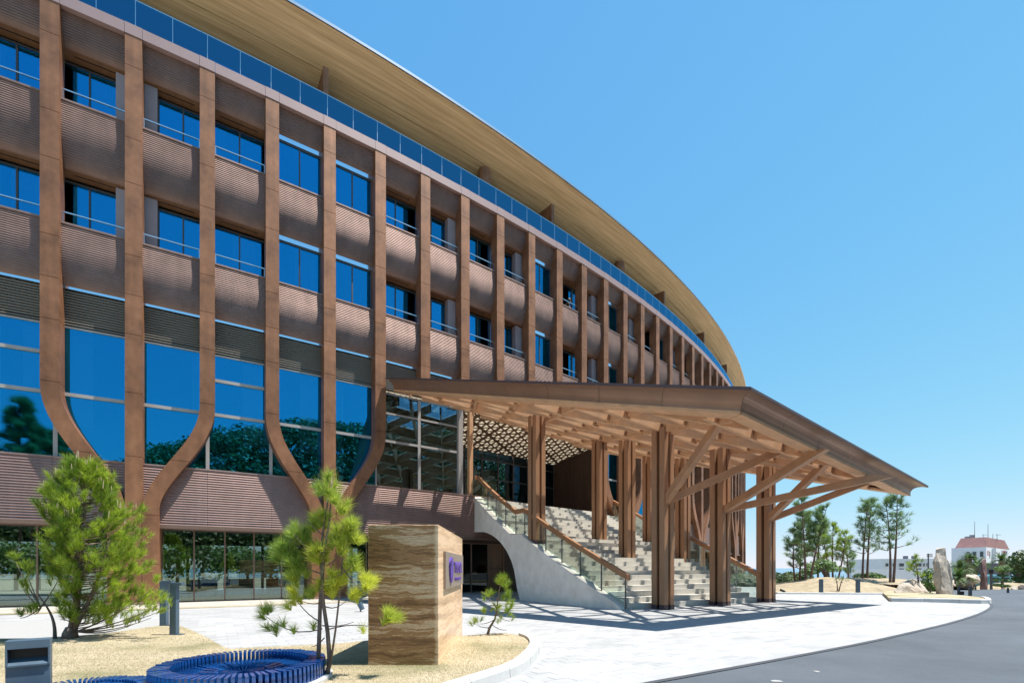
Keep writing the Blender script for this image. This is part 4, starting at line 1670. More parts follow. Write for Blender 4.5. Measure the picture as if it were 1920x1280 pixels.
for i in range(1, NS + 1):
    ta = T_LAND0 * (i - 1) / N_LOW if i <= N_LOW else T_LAND1 + (1 - T_LAND1) * (i - 1 - N_LOW) / (NS - N_LOW)
    tb_ = (T_LAND0 * i / N_LOW if i < N_LOW else T_LAND1) if i <= N_LOW else T_LAND1 + (1 - T_LAND1) * (i - N_LOW) / (NS - N_LOW)
    z = RISE * i
    a0, a1 = lpt(ta), rpt(ta)
    b0, b1 = lpt(min(1.04, tb_ + 0.012)), rpt(min(1.04, tb_ + 0.012))
    # each step is set out in slabs of unequal length, their joints recessed
    cuts = [0.0]
    while cuts[-1] < 1:
        cuts.append(cuts[-1] + rnd.uniform(0.14, 0.24))
    cuts = [c / cuts[-1] for c in cuts]
    mb = MB()
    for c0, c1 in zip(cuts[:-1], cuts[1:]):
        g = 0.0006
        jut = rnd.uniform(-0.001, 0.001)
        p = [a0.lerp(a1, c0 + g), a0.lerp(a1, c1 - g), b0.lerp(b1, c1 - g), b0.lerp(b1, c0 + g)]
        mb.prism([(q.x, q.y) for q in p], z - RISE + 0.003 * 0 - 0.02, z + jut)
    mb.build('step', 'stone_step', stairs)

# stone flank with its arch, a body that follows the stair edge
TF = 0.52
NF = 44
rings = []
for q in range(NF + 1):
    t = q / NF
    p = lpt(t)
    dd = (lpt(min(1, t + .01)) - lpt(max(0, t - .01))).normalized()
    out = Vector((-dd.y, dd.x, 0))                      # away from the steps
    if t < T_LAND0:
        zt = RISE * N_LOW * t / T_LAND0
    elif t < T_LAND1:
        zt = RISE * N_LOW
    else:
        zt = RISE * N_LOW + (ZTOP - RISE * N_LOW) * (t - T_LAND1) / (1 - T_LAND1)
    zt = zt + 0.08 if t > 0.02 else zt + 0.02
    if t < TF:
        zb_ = -0.02
    else:
        tau = (t - TF) / (1 - TF)
        zb_ = 2.62 * (1 - (1 - tau) ** 2.3) ** (1 / 2.3)
    zb_ = min(zb_, zt - 0.05)
    i0, o0 = p - out * 0.02, p + out * 0.26
    rings.append([(i0.x, i0.y, zb_), (o0.x, o0.y, zb_), (o0.x, o0.y, zt), (i0.x, i0.y, zt)])
MB().sweep(rings).build('flank_wall', 'stone_wall', stairs)
# capping line joints of the flank
rf = []


def rail_line(side):
    """nose line heights along the stair edge"""
    out = []
    for q in range(0, 31):
        t = q / 30
        if t < T_LAND0:
            z = RISE * N_LOW * t / T_LAND0
        elif t < T_LAND1:
            z = RISE * N_LOW
        else:
            z = RISE * N_LOW + (ZTOP - RISE * N_LOW) * (t - T_LAND1) / (1 - T_LAND1)
        p = lpt(t) if side == 'l' else rpt(t)
        out.append((t, Vector((p.x, p.y, z))))
    return out


for side in ('l', 'r'):
    ln_ = rail_line(side)
    off = Vector((-0.06, -0.05, 0)) if side == 'l' else Vector((0, 0, 0))
    pts = [p + off + Vector((0, 0, 0.92)) for t, p in ln_]
    keep = [0, 15, 17, 30] if side == 'l' else [0, 15, 17, 30]
    path = [pts[0] - (pts[1] - pts[0]) * 0.35] + ([pts[q] for q in range(1, 31)] if side == 'l' else [pts[15], pts[17], pts[30]])
    if side == 'l':
        e = fac(6.35, 0.3, ZTOP + 0.92)
        path.append(e)
    mb = MB()
    profs = []
    for q, p in enumerate(path):
        t = (path[min(q + 1, len(path) - 1)] - path[max(q - 1, 0)])
        t.z = 0
        t.normalize()
        s = Vector((-t.y, t.x, 0)) * 0.055
        profs.append([p + s + Vector((0, 0, -0.10)), p - s + Vector((0, 0, -0.10)), p - s + Vector((0, 0, 0.06)), p + s + Vector((0, 0, 0.06))])
    mb.sweep(profs)
    mb.build('handrail', 'rail_wood', stairs, bevel=0.01)
    # glass panels and their posts
    ts = [0.0, 0.09, 0.18, 0.27, 0.36, 0.44, 0.5, 0.57, 0.66, 0.76, 0.86, 0.97]

    def pz(t):
        if t < T_LAND0:
            return RISE * N_LOW * t / T_LAND0
        if t < T_LAND1:
            return RISE * N_LOW
        return RISE * N_LOW + (ZTOP - RISE * N_LOW) * (t - T_LAND1) / (1 - T_LAND1)
    for t0, t1 in zip(ts[:-1], ts[1:]):
        p0, p1 = (lpt(t0), lpt(t1)) if side == 'l' else (rpt(t0), rpt(t1))
        p0, p1 = p0 + off, p1 + off
        d = (p1 - p0).normalized()
        s = Vector((-d.y, d.x, 0)) * 0.006
        a, b2 = p0 + d * 0.012, p1 - d * 0.012
        za, zb_ = pz(t0), pz(t1)
        lo = 0.06 if side == 'l' else 0.03
        mb = MB()
        mb.sweep([[a + s + Vector((0, 0, za + lo)), a - s + Vector((0, 0, za + lo)), a - s + Vector((0, 0, za + .80)), a + s + Vector((0, 0, za + .80))],
                  [b2 + s + Vector((0, 0, zb_ + lo)), b2 - s + Vector((0, 0, zb_ + lo)), b2 - s + Vector((0, 0, zb_ + .80)), b2 + s + Vector((0, 0, zb_ + .80))]])
        mb.build('glass_panel', 'glass_stair', stairs)
        MB().beam((p0.x, p0.y, za + 0.02), (p0.x, p0.y, za + 0.82), 0.03, 0.05).build('rail_post', 'frame_dark' if side == 'l' else 'steel', stairs)
# landing rail along the hall edge
a, b2 = fac(6.30, 0.3, ZTOP), fac(7.0, 0.3, ZTOP)
MB().beam(a + Vector((0, 0, .45)), b2 + Vector((0, 0, .45)), 0.012, 0.78).build('glass_panel', 'glass_stair', stairs)

# ------------------------------------------------------------------ stone sign
YF, YB, XL, XR = 5.07, 7.50, -1.512, -0.772
HS = 263 * 5.07 / 905
sign = thing('stone_sign', 'tall block of banded brown onyx with a purple sign on its side', 'sign', ((XL + XR) / 2, (YF + YB) / 2, LZ))
MB().box(XL, XR, YF, YB, LZ - 0.03, LZ + HS).build('block', 'onyx', sign, bevel=0.006)
plq = MB().box(XR, XR + 0.03, 5.42, 7.32, 0.86, 1.285).build('plaque', 'plaque_bronze', sign)


def text_mesh(body, size, depth, name, material, parent, origin, xs_=1.0):
    cu = bpy.data.curves.new(name, 'FONT')
    cu.body = body
    cu.size = size
    cu.extrude = depth
    cu.space_character = 1.05
    tmp = bpy.data.objects.new(name, cu)
    COL.objects.link(tmp)
    dg = bpy.context.evaluated_depsgraph_get()
    me = bpy.data.meshes.new_from_object(tmp.evaluated_get(dg))
    bpy.data.objects.remove(tmp)
    bpy.data.curves.remove(cu)
    me.materials.clear()
    me.materials.append(MATS[material])
    # letters run along +Y, upright, facing +X
    for v in me.vertices:
        x, y, z = v.co
        v.co = (origin[0] + z, origin[1] + x * xs_, origin[2] + y)
    return link(name, me, parent)


t1 = text_mesh('TIFCAOL', 0.21, 0.004, 'lettering', 'purple_sign', sign, (XR + 0.040, 6.13, 1.035), 1.05)
t2 = text_mesh('himawaii', 0.085, 0.003, 'lettering', 'purple_sign', sign, (XR + 0.038, 6.20, 0.935), 2.3)
mb = MB()
n = 22
outl = []
for q in range(n):
    a = 2 * math.pi * q / n
    yy = 5.82 + 0.135 * math.cos(a) * (1.0 - 0.30 * (-math.sin(a)))
    zz = 1.075 + 0.155 * math.sin(a)
    outl.append((yy, zz))
mb.add([(XR + 0.031, y, z) for y, z in outl] + [(XR + 0.052, y, z) for y, z in outl],
       [tuple(range(n)), tuple(range(2 * n - 1, n - 1, -1))] + [(q, (q + 1) % n, n + (q + 1) % n, n + q) for q in range(n)])
emb = mb.build('emblem', 'purple_sign', sign)
mb = MB()
for z in (1.135, 1.17):
    mb.box(XR + 0.0525, XR + 0.055, 5.66, 5.76, z - .008, z + .008)
for q in range(9):
    mb.box(XR + 0.0525, XR + 0.054, 5.86 + 0.012 * math.sin(q * 2.2), 5.885 + 0.012 * math.sin(q * 2.2), 0.96 + q * 0.018, 0.967 + q * 0.018)
mb.build('cut', 'slot_black', emb)

# ------------------------------------------------------------------ blue tile sculptures


def tile_ring(parent, cx, cy, r0, r1, z0, z1, n, dz=0.0, tilt=0.0, phase=0.0):
    th = 2 * math.pi * (r0 + r1) / 2 / n * 0.74
    me = MB()
    me.add([(r0, -th / 2, z0), (r1, -th / 2, z0), (r1, th / 2, z0), (r0, th / 2, z0), (r0 + .004, -th / 2 + .003, z1 - dz), (r1 - .004, -th / 2 + .003, z1), (r1 - .004, th / 2 - .003, z1), (r0 + .004, th / 2 - .003, z1 - dz)],
           [(0, 3, 2, 1), (4, 5, 6, 7), (0, 1, 5, 4), (1, 2, 6, 5), (2, 3, 7, 6), (3, 0, 4, 7)])
    m_ = me.mesh('tile', 'cobalt_glaze')
    for q in range(n):
        o = bpy.data.objects.new('tile', m_)
        COL.objects.link(o)
        o.parent = parent
        o.location = (0, 0, rnd.uniform(-0.004, 0.004))
        o.rotation_euler = (0, 0, 2 * math.pi * q / n + phase + tilt)


def tile_disc(label, cx, cy, base, rings, rb):
    t = thing('tile_sculpture', label, 'sculpture', (cx, cy, LZ), 'blue glazed tile sculptures on the lawn')
    o = MB().tube([(0, 0, -0.02), (0, 0, base)], rb, 48).mesh('base', 'kerb_stone')
    b_ = bpy.data.objects.new('base', o)
    COL.objects.link(b_)
    b_.parent = t
    for r in rings:
        tile_ring(t, cx, cy, *r)
    return t


tile_disc('large round sculpture of upright cobalt blue tiles set in rings, by the thin pine', -2.43, 4.36, 0.03,
          [(0.54, 0.70, 0.03, 0.175, 92, 0.0), (0.34, 0.525, 0.03, 0.105, 84, 0.015), (0.19, 0.33, 0.03, 0.12, 56, 0.02), (0.05, 0.18, 0.03, 0.10, 30, 0.02)], 0.76)
tile_disc('low blue tile sculpture lying beside the larger one, near the grey box light', -3.36, 3.74, 0.02,
          [(0.36, 0.52, 0.02, 0.075, 80, 0.0), (0.21, 0.35, 0.02, 0.06, 60, 0.01), (0.07, 0.20, 0.02, 0.055, 36, 0.01)], 0.53)

# ------------------------------------------------------------------ lights, frames, bollards
BXC = (-3.70, 3.70)
bx = thing('box_light', 'blue grey metal box light with a dark louvred slot, standing on the lawn corner', 'light', (BXC[0], BXC[1], LZ))
bx.rotation_euler = (0, 0, math.radians(37))
W2, D2, ZT = 0.122, 0.06, 0.555 - LZ


def bpart(mb_, nm_, m_, bev=0.0):
    o_ = link(nm_, mb_.mesh(nm_, m_), bx, loc=(0, 0, 0), bevel=bev)
    return o_


mb = MB()
mb.box(-W2, W2, -D2 + .012, D2, -0.02, ZT - 0.20).box(-W2, W2, -D2, D2, ZT - 0.065, ZT).box(-W2, -W2 + .012, -D2, D2, ZT - 0.20, ZT - 0.065).box(W2 - .012, W2, -D2, D2, ZT - 0.20, ZT - 0.065).box(-W2 + .012, W2 - .012, D2 - .03, D2, ZT - 0.20, ZT - 0.065)
bpart(mb, 'body', 'blue_steel', 0.003)
mb = MB()
mb.add([(-W2 + .013, -D2 - .006, ZT - .185), (W2 - .013, -D2 - .006, ZT - .185), (W2 - .013, D2 - .05, ZT - .14), (-W2 + .013, D2 - .05, ZT - .14), (-W2 + .013, -D2 - .006, ZT - .198), (W2 - .013, -D2 - .006, ZT - .198), (W2 - .013, D2 - .05, ZT - .198), (-W2 + .013, D2 - .05, ZT - .198)],
       [(0, 1, 2, 3), (7, 6, 5, 4), (4, 5, 1, 0), (5, 6, 2, 1), (6, 7, 3, 2), (7, 4, 0, 3)])
bpart(mb, 'lip', 'blue_steel')
bpart(MB().box(-W2 + .014, W2 - .014, D2 - .049, D2 - .031, ZT - .139, ZT - .066), 'slot', 'slot_black')


def c_frame(label, x, y, h, w):
    t = thing('cycle_stand', label, 'stand', (x, y, LZ), 'blue steel cycle stands')
    mb = MB().box(x - w / 2, x + w / 2, y - 0.04, y + 0.04, LZ + 0.012, h - 0.012)
    mb.build('post', 'blue_steel', t, bevel=0.003)
    MB().box(x - w / 2, x + w * 1.35, y - 0.045, y + 0.045, h - 0.012, h + 0.03).build('top_plate', 'blue_steel', t, bevel=0.003)
    MB().box(x - w / 2, x + w * 1.35, y - 0.045, y + 0.045, LZ - 0.01, LZ + 0.012).build('base_plate', 'blue_steel', t)


p = survey(327, 1189, LZ)
c_frame('nearer of the two blue grey steel posts with short arms, right of the bushy pine', p[0], p[1], 0.845, 0.10)
p = survey(308, 1172, LZ)
c_frame('farther of the two blue grey steel posts with short arms, half behind its twin', p[0], p[1], 0.845, 0.115)


def bollard(label, u, v, h, w=0.2, zb=0.0, m_='bollard_grey'):
    p = survey(u, v, zb)
    s = p[1] / 905
    me = MB().box(p[0] - w / 2, p[0] + w / 2, p[1] - w / 2, p[1] + w / 2, zb - 0.05, zb + h - 0.02).box(p[0] - w / 2 + .006, p[0] + w / 2 - .006, p[1] - w / 2 + .006, p[1] + w / 2 - .006, zb + h - 0.02, zb + h)
    o = me.build('bollard', m_)
    tag(o, label, 'bollard', 'grey bollards by the drive')


bollard('blue grey bollard before the grassy mound, next to the canopy column', 1539.5, 1111.5, 0.60, 0.12, 0.02, 'blue_steel')
bollard('blue grey bollard before the grassy mound, below the round clipped bush', 1608.5, 1112, 0.58, 0.12, 0.02, 'blue_steel')
bollard('dark bollard right of the upright stone, beside the small black box', 1797.5, 1114, 0.36, 0.07)
bollard('dark bollard nearest the drive, at the end of the stone island', 1819, 1117, 0.39, 0.08)
bollard('small dark bollard farther up the drive, before the pale rock', 1829, 1104.5, 0.22, 0.05)
bollard('dark bollard in front of the clipped pine and the rocks', 1890, 1110.5, 0.22, 0.06)
p = survey(1803.5, 1114.3)
tag(MB().box(p[0] - .05, p[0] + .05, p[1] - .05, p[1] + .05, -0.02, 0.13).box(p[0] - .04, p[0] + .06, p[1] - .04, p[1] + .04, 0.1305, 0.14).build('small_box', 'slot_black'), 'small black box standing by the dark bollards', 'box')
p = survey(1469, 1112.5)
sl = thing('spotlight', 'small black garden spotlight on the paving edge before the mound', 'spotlight', (p[0], p[1], 0))
MB().tube([(p[0] - .13, p[1], 0.17), (p[0] + .06, p[1], 0.09)], [0.05, 0.045], 10).build('head', 'slot_black', sl)
MB().tube([(p[0], p[1], -0.02), (p[0], p[1], 0.11)], 0.018, 6).build('stake', 'slot_black', sl)
p = survey(676, 1146)
sl = thing('spotlight', 'grey spotlight behind the onyx block, lying on the terrace', 'spotlight', (p[0], p[1], 0))
MB().tube([(p[0] - .03, p[1], 0.22), (p[0] + .05, p[1], 0.05)], [0.07, 0.06], 10).build('head', 'blue_steel', sl)
MB().tube([(p[0], p[1], -0.02), (p[0], p[1], 0.1)], 0.02, 6).build('stake', 'blue_steel', sl)


# ------------------------------------------------------------------ plants


def curve_pts(p0, p1, sag=0.0, n=5, bend=(0, 0, 0)):
    p0, p1 = Vector(p0), Vector(p1)
    out = []
    for i in range(n + 1):
        t = i / n
        q = p0.lerp(p1, t) + Vector(bend) * math.sin(math.pi * t)
        q.z += sag * (t * t - t)
        out.append(q)
    return out


def tree(name, label, cat, loc, group=None):
    return thing(name, label, cat, loc, group)


# bushy young pine on the lawn, left
bp_ = survey(131, 1196, LZ)
B0 = Vector((bp_[0], bp_[1], LZ))
t = tree('pine_tree', 'dense bushy young pine with upright pale shoots, growing low over the lawn', 'tree', B0, None)
r = random.Random(3)
wood, tufts, candles = MB(), [], []
stems = [(Vector((0, 0, 0)), Vector((0.16, 0.05, 2.45)), 0.045), (Vector((0.02, 0, 0.05)), Vector((0.50, 0.1, 1.5)), 0.032), (Vector((-0.02, 0.1, 0.05)), Vector((-0.13, 0.2, 1.8)), 0.03), (Vector((-0.2, -0.02, -0.02)), Vector((-0.45, 0.0, 0.62)), 0.022)]
wood.tube([B0 + Vector((0, 0, -.05)), B0 + Vector((0, 0, 0.08)), B0 + Vector((0.01, 0, 0.16))], [0.11, 0.09, 0.06], 9)
for a, b2, rad_ in stems:
    ps = curve_pts(B0 + a, B0 + b2, 0.0, 8, (0.05, 0.03, 0))
    wood.tube(ps, [rad_ * (1 - 0.85 * q / 8) + 0.004 for q in range(9)], 7)


def env(z):                                   # crown radius by height
    return float(np.interp(z, [0.15, 0.5, 0.94, 1.37, 1.7, 1.96, 2.2, 2.46, 2.62, 2.72], [0.55, 0.74, 0.78, 0.83, 0.84, 0.78, 0.52, 0.30, 0.14, 0.03]))


def mid(z):
    return float(np.interp(z, [0.0, 0.5, 0.94, 1.37, 1.96, 2.2, 2.7], [0.15, 0.42, 0.48, 0.42, 0.2, 0.19, 0.16]))


NB = 170
for i in range(NB):
    z = 0.25 + 2.25 * (i + 0.5) / NB
    az = i * 2.399 + r.uniform(-0.4, 0.4)
    cxx = mid(z)
    if z < 0.9 and r.random() < 0.35:
        continue
    R_ = max(0.05, env(z) * 0.82 - 0.12) * r.uniform(0.6, 1.08)
    z0 = max(0.1, z - R_ * r.uniform(0.25, 0.5))
    a = B0 + Vector((0.16 * z0 / 2.4 + 0.25 * (cxx - 0.16), 0.02, z0))
    b2 = B0 + Vector((cxx + math.cos(az) * R_, math.sin(az) * R_, z))
    ps = curve_pts(a, b2, 0.25 * R_, 5)
    wood.tube(ps, [0.011 - 0.0017 * q for q in range(6)], 5, cap=False)
    for q, f in ((5, 1.0), (4, 0.8), (3, 0.6)):
        for _ in range(3 if q == 5 else 2):
            d = (ps[5] - ps[4]).normalized() + Vector((r.uniform(-.5, .5), r.uniform(-.5, .5), r.uniform(0.6, 1.5)))
            pp = ps[q] + Vector((r.uniform(-.07, .07), r.uniform(-.07, .07), r.uniform(-.04, .06)))
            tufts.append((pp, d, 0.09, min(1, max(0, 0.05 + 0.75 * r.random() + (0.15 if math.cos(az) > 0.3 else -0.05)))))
    if z > 1.55 and r.random() < 0.6:
        candles.append(ps[5])
for (x, z) in ((-0.75, 0.95), (-0.95, 1.12), (-0.55, 0.72), (-0.42, 0.36), (-0.62, 0.3), (-0.25, 0.95)):
    ps = curve_pts(B0 + Vector((-0.42, 0, 0.45)), B0 + Vector((x, r.uniform(-.2, .2), z)), 0.12, 5)
    wood.tube(ps, [0.011 - 0.0015 * q for q in range(6)], 5, cap=False)
    for q in (3, 4, 5, 5, 5):
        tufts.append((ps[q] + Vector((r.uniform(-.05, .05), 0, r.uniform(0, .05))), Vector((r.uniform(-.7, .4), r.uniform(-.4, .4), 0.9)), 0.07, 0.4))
for (x, z) in ((1.35, 0.42), (1.5, 0.52), (1.2, 0.3), (1.25, 0.75), (0.9, 0.2)):
    ps = curve_pts(B0 + Vector((0.1, 0, 0.1)), B0 + Vector((x, r.uniform(-.25, .1), z)), 0.25, 6)
    wood.tube(ps, [0.014 - 0.0018 * q for q in range(7)], 5, cap=False)
    for q in (3, 4, 5, 5, 6, 6, 6):
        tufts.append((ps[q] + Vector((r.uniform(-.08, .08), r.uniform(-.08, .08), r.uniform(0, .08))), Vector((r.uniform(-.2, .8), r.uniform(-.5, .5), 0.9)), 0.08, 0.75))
wood.build('trunk', 'bark', t, smooth=True)
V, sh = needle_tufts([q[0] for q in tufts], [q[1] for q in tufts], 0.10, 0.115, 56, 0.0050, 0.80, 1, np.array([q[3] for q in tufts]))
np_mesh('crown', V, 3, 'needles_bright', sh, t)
cd = MB()
for p in candles:
    for _ in range(r.choice((1, 2, 3))):
        h = r.uniform(0.05, 0.13)
        q = p + Vector((r.uniform(-.025, .025), r.uniform(-.025, .025), 0.10))
        cd.tube([q, q + Vector((r.uniform(-.01, .01), 0, h))], [0.0065, 0.004], 5)
tag(cd.build('shoots', 'candle', t), kind='stuff')

# thin young pine beside the onyx block
bp_ = survey(604, 1268, LZ)
B0 = Vector((bp_[0], bp_[1], LZ))
t = tree('pine_tree', 'thin young pine with two bare stems and yellow green tufts, left of the onyx block', 'tree', B0, None)
wood, tufts = MB(), []
PX = B0.y / 905                               # one survey pixel at the tree


def at(u, v, dy=0.0):
    return Vector(((u - 960) * PX, B0.y + dy, CAM_Z - (v - 1064) * PX))


for line, r0, r1 in (([(596, 1270), (597, 1200), (599, 1130), (603, 1080), (602, 1040), (607, 1000), (612, 960), (616, 920)], 0.022, 0.006),
                     ([(612, 1270), (617, 1240), (613, 1185), (606, 1130), (606, 1080), (610, 1030), (617, 985), (620, 930), (621, 893)], 0.024, 0.005),
                     ([(621, 1235), (628, 1180), (636, 1110), (641, 1060), (646, 1020)], 0.011, 0.005)):
    ps = [at(u, v, 0.02 * math.sin(i)) for i, (u, v) in enumerate(line)]
    wood.tube(ps, [r0 + (r1 - r0) * i / (len(ps) - 1) for i in range(len(ps))], 7)
limbs = [((604, 1178), (490, 1150), 18), ((600, 1165), (540, 1110), 8), ((606, 1090), (548, 1060), 6), ((603, 1075), (530, 1042), 4), ((608, 1060), (560, 1000), 4), ((606, 1135), (655, 1125), 8), ((606, 1085), (670, 1060), 6), ((612, 1060), (660, 1020), 5), ((618, 1010), (655, 985), 4), ((615, 1010), (580, 970), 3), ((612, 1180), (712, 1172), -6), ((618, 1000), (668, 1010), 4), ((603, 1100), (565, 1080), 5), ((606, 1050), (540, 1010), 4), ((640, 1060), (690, 1110), 4), ((608, 1195), (575, 1215), 4), ((600, 1130), (575, 1125), 3), ((604, 1172), (665, 1165), 4), ((712, 1172), (738, 1155), 0)]
for a, b2, sg in limbs:
    ps = [at(a[0] + (b2[0] - a[0]) * q / 5, a[1] + (b2[1] - a[1]) * q / 5 + sg * math.sin(math.pi * q / 5), 0.12 * q / 5 * math.sin(a[1])) for q in range(6)]
    wood.tube(ps, [0.007 - 0.0009 * q for q in range(6)], 5, cap=False)
heads = [(616, 905, 3, .35), (612, 925, 3, .3), (624, 935, 4, .4), (600, 975, 5, .5), (592, 985, 4, .45), (640, 955, 3, .55), (565, 1000, 5, .3), (575, 1015, 4, .35), (650, 990, 6, .5), (635, 1005, 5, .6), (660, 1015, 5, .6), (645, 1030, 5, .7), (540, 1035, 5, .25), (530, 1045, 4, .25), (552, 1055, 4, .3), (595, 1035, 5, .7), (600, 1050, 4, .75), (625, 1095, 4, .9), (608, 1105, 3, .85), (630, 1085, 3, .8), (555, 1090, 4, .5), (565, 1080, 3, .4), (658, 1060, 4, .4), (665, 1120, 4, .8), (685, 1098, 3, .85), (695, 1095, 3, .8), (583, 1125, 2, .5), (548, 1120, 2, 1.0), (556, 1130, 2, 1.0), (497, 1150, 3, .5), (530, 1180, 2, .6), (505, 1178, 1, .6), (555, 1188, 1, .7), (722, 1163, 4, .55), (733, 1158, 3, .55), (580, 1185, 1, .7), (676, 1180, 1, .8), (640, 1070, 2, .7), (628, 1115, 2, .9), (630, 1020, 4, .5)]
r = random.Random(5)
for u, v, n_, s_ in heads:
    for _ in range(n_ + (n_ + 1) // 2 if n_ > 1 else 1):
        tufts.append((at(u + r.uniform(-11, 11), v + r.uniform(-6, 14), r.uniform(-.08, .08)), Vector((r.uniform(-.8, .8) + (u - 610) * 0.006, r.uniform(-.8, .8), 1.0)), s_ + r.uniform(-.1, .1)))
wood.build('trunk', 'bark', t, smooth=True)
V, sh = needle_tufts([q[0] for q in tufts], [q[1] for q in tufts], 0.06, 0.125, 95, 0.0042, 0.95, 2, np.clip([q[2] for q in tufts], 0, 1))
np_mesh('crown', V, 3, 'needles_yellow', sh, t)
cd = MB()
for u, v in ((617, 893), (621, 897), (626, 925), (647, 975), (652, 978), (640, 985), (543, 1022), (560, 988)):
    q = at(u, v)
    cd.tube([q - Vector((0, 0, .05)), q + Vector((0, 0, 0.05))], [0.006, 0.003], 5)
tag(cd.build('shoots', 'candle', t), kind='stuff')

# small pine at the nose of the lawn
bp_ = survey(915, 1188, LZ)
B0 = Vector((bp_[0], bp_[1], LZ))
t = tree('pine_tree', 'small sparse pine sapling near the curved kerb, right of the onyx block', 'tree', B0, None)
PX = B0.y / 905
wood, tufts = MB(), []
wood.tube([at(u, v) for u, v in ((914, 1190), (918, 1176), (928, 1160), (932, 1140), (934, 1118), (938, 1095), (942, 1080))], [0.024, 0.02, 0.015, 0.013, 0.011, 0.008, 0.005], 6)
r = random.Random(9)
for a, b2 in (((928, 1160), (895, 1172)), ((930, 1150), (957, 1165)), ((932, 1140), (915, 1118)), ((934, 1120), (955, 1128)), ((932, 1135), (910, 1150)), ((918, 1176), (890, 1168)), ((922, 1170), (950, 1180)), ((934, 1120), (920, 1115)), ((930, 1150), (956, 1145))):
    ps = [at(a[0] + (b2[0] - a[0]) * q / 4, a[1] + (b2[1] - a[1]) * q / 4 + 3 * math.sin(math.pi * q / 4), 0.2 * math.sin(a[0] + b2[1]) * q / 4) for q in range(5)]
    wood.tube(ps, [0.007 - 0.001 * q for q in range(5)], 5, cap=False)
for u, v, n_ in ((940, 1088, 5), (936, 1098, 4), (946, 1100, 5), (920, 1117, 4), (912, 1122, 2), (952, 1118, 5), (948, 1130, 4), (956, 1138, 4), (935, 1140, 3), (950, 1150, 4), (925, 1148, 3), (910, 1152, 3), (900, 1165, 2), (889, 1170, 3), (955, 1162, 2), (940, 1165, 2)):
    for _ in range(n_):
        tufts.append((at(u + r.uniform(-6, 6), v + r.uniform(-4, 6), r.uniform(-.15, .15)), Vector((r.uniform(-.8, .8), r.uniform(-.8, .8), 1.0)), 0.3 + 0.4 * r.random()))
wood.build('trunk', 'bark', t, smooth=True)
V, sh = needle_tufts([q[0] for q in tufts], [q[1] for q in tufts], 0.08, 0.11, 50, 0.0048, 0.9, 4, np.array([q[2] for q in tufts]))
np_mesh('crown', V, 3, 'needles_bright', sh, t)


def far_pine(label, x, y, zb, stems, z_low, width, seed, group, m_='needles_far', nl=0.26, nn=26, dens=1.0):
    """stems: (dx, dz top, lean) in metres"""
    r_ = random.Random(seed)
    base = Vector((x, y, zb))
    t_ = tree('pine_tree', label, 'tree', base, group)
    w_, tf = MB(), []
    for dx, top, lean in stems:
        b0 = base + Vector((dx, r_.uniform(-.1, .1), -0.5))
        tp = base + Vector((dx + lean, r_.uniform(-.3, .3), top))
        ps_ = curve_pts(b0, tp, 0, 9, (r_.uniform(-.12, .12), 0, 0))
        w_.tube(ps_, [0.075 * (1 - 0.85 * q / 9) * (0.6 + 0.08 * top) for q in range(10)], 7)
        z = z_low * r_.uniform(0.95, 1.1)
        while z < top:
            f = (z - z_low) / max(0.1, top - z_low)
            c = b0.lerp(tp, (z + 0.5) / (top + 0.5))
            for q in range(r_.choice((2, 3, 3))):
                az = r_.uniform(0, 6.283)
                R_ = width * (1.05 - 0.8 * f) * r_.uniform(0.45, 1.1)
                e = c + Vector((math.cos(az) * R_, math.sin(az) * R_, R_ * r_.uniform(0.15, 0.5)))
                pb = curve_pts(c, e, 0.15 * R_, 4)
                w_.tube(pb, [0.022 - 0.004 * k_ for k_ in range(5)], 4, cap=False)
                for k_ in (2, 3, 4, 4):
                    for _ in range(max(1, round(1.6 * dens))):
                        tf.append((pb[k_] + Vector((r_.uniform(-.12, .12), r_.uniform(-.12, .12), r_.uniform(-.05, .12))), (e - c).normalized() + Vector((r_.uniform(-.5, .5), r_.uniform(-.5, .5), r_.uniform(.4, 1.2))), r_.uniform(0.1, 0.9)))
            z += r_.uniform(0.16, 0.32) * (1.4 - 0.5 * f)
        for _ in range(4):
            tf.append((tp + Vector((0, 0, -0.1 * r_.random())), Vector((r_.uniform(-.4, .4), r_.uniform(-.4, .4), 1)), 0.5))
    w_.build('trunk', 'bark_red', t_, smooth=True)
    V_, s_ = needle_tufts([q[0] for q in tf], [q[1] for q in tf], 0.16, nl, int(nn * 1.1), 0.013, 0.95, seed, np.array([q[2] for q in tf]))
    np_mesh('crown', V_, 3, m_, s_, t_)
    return t_


G = 'young pines beyond the mound'


def px_of(u, Y):
    return (u - 960) * Y / 905


def z_of(v, Y):
    return CAM_Z - (v - 1064) * Y / 905


def fp(label, u, vb, vt, Y, stems_px, low_v, width_px, seed, **kw):
    zb = z_of(vb, Y)
    st_ = [(dx * Y / 905, (vb - v_) * Y / 905, ln * Y / 905) for dx, v_, ln in stems_px]
    return far_pine(label, px_of(u, Y), Y, zb, st_, (vb - low_v) * Y / 905, width_px * Y / 905, seed, G, **kw)


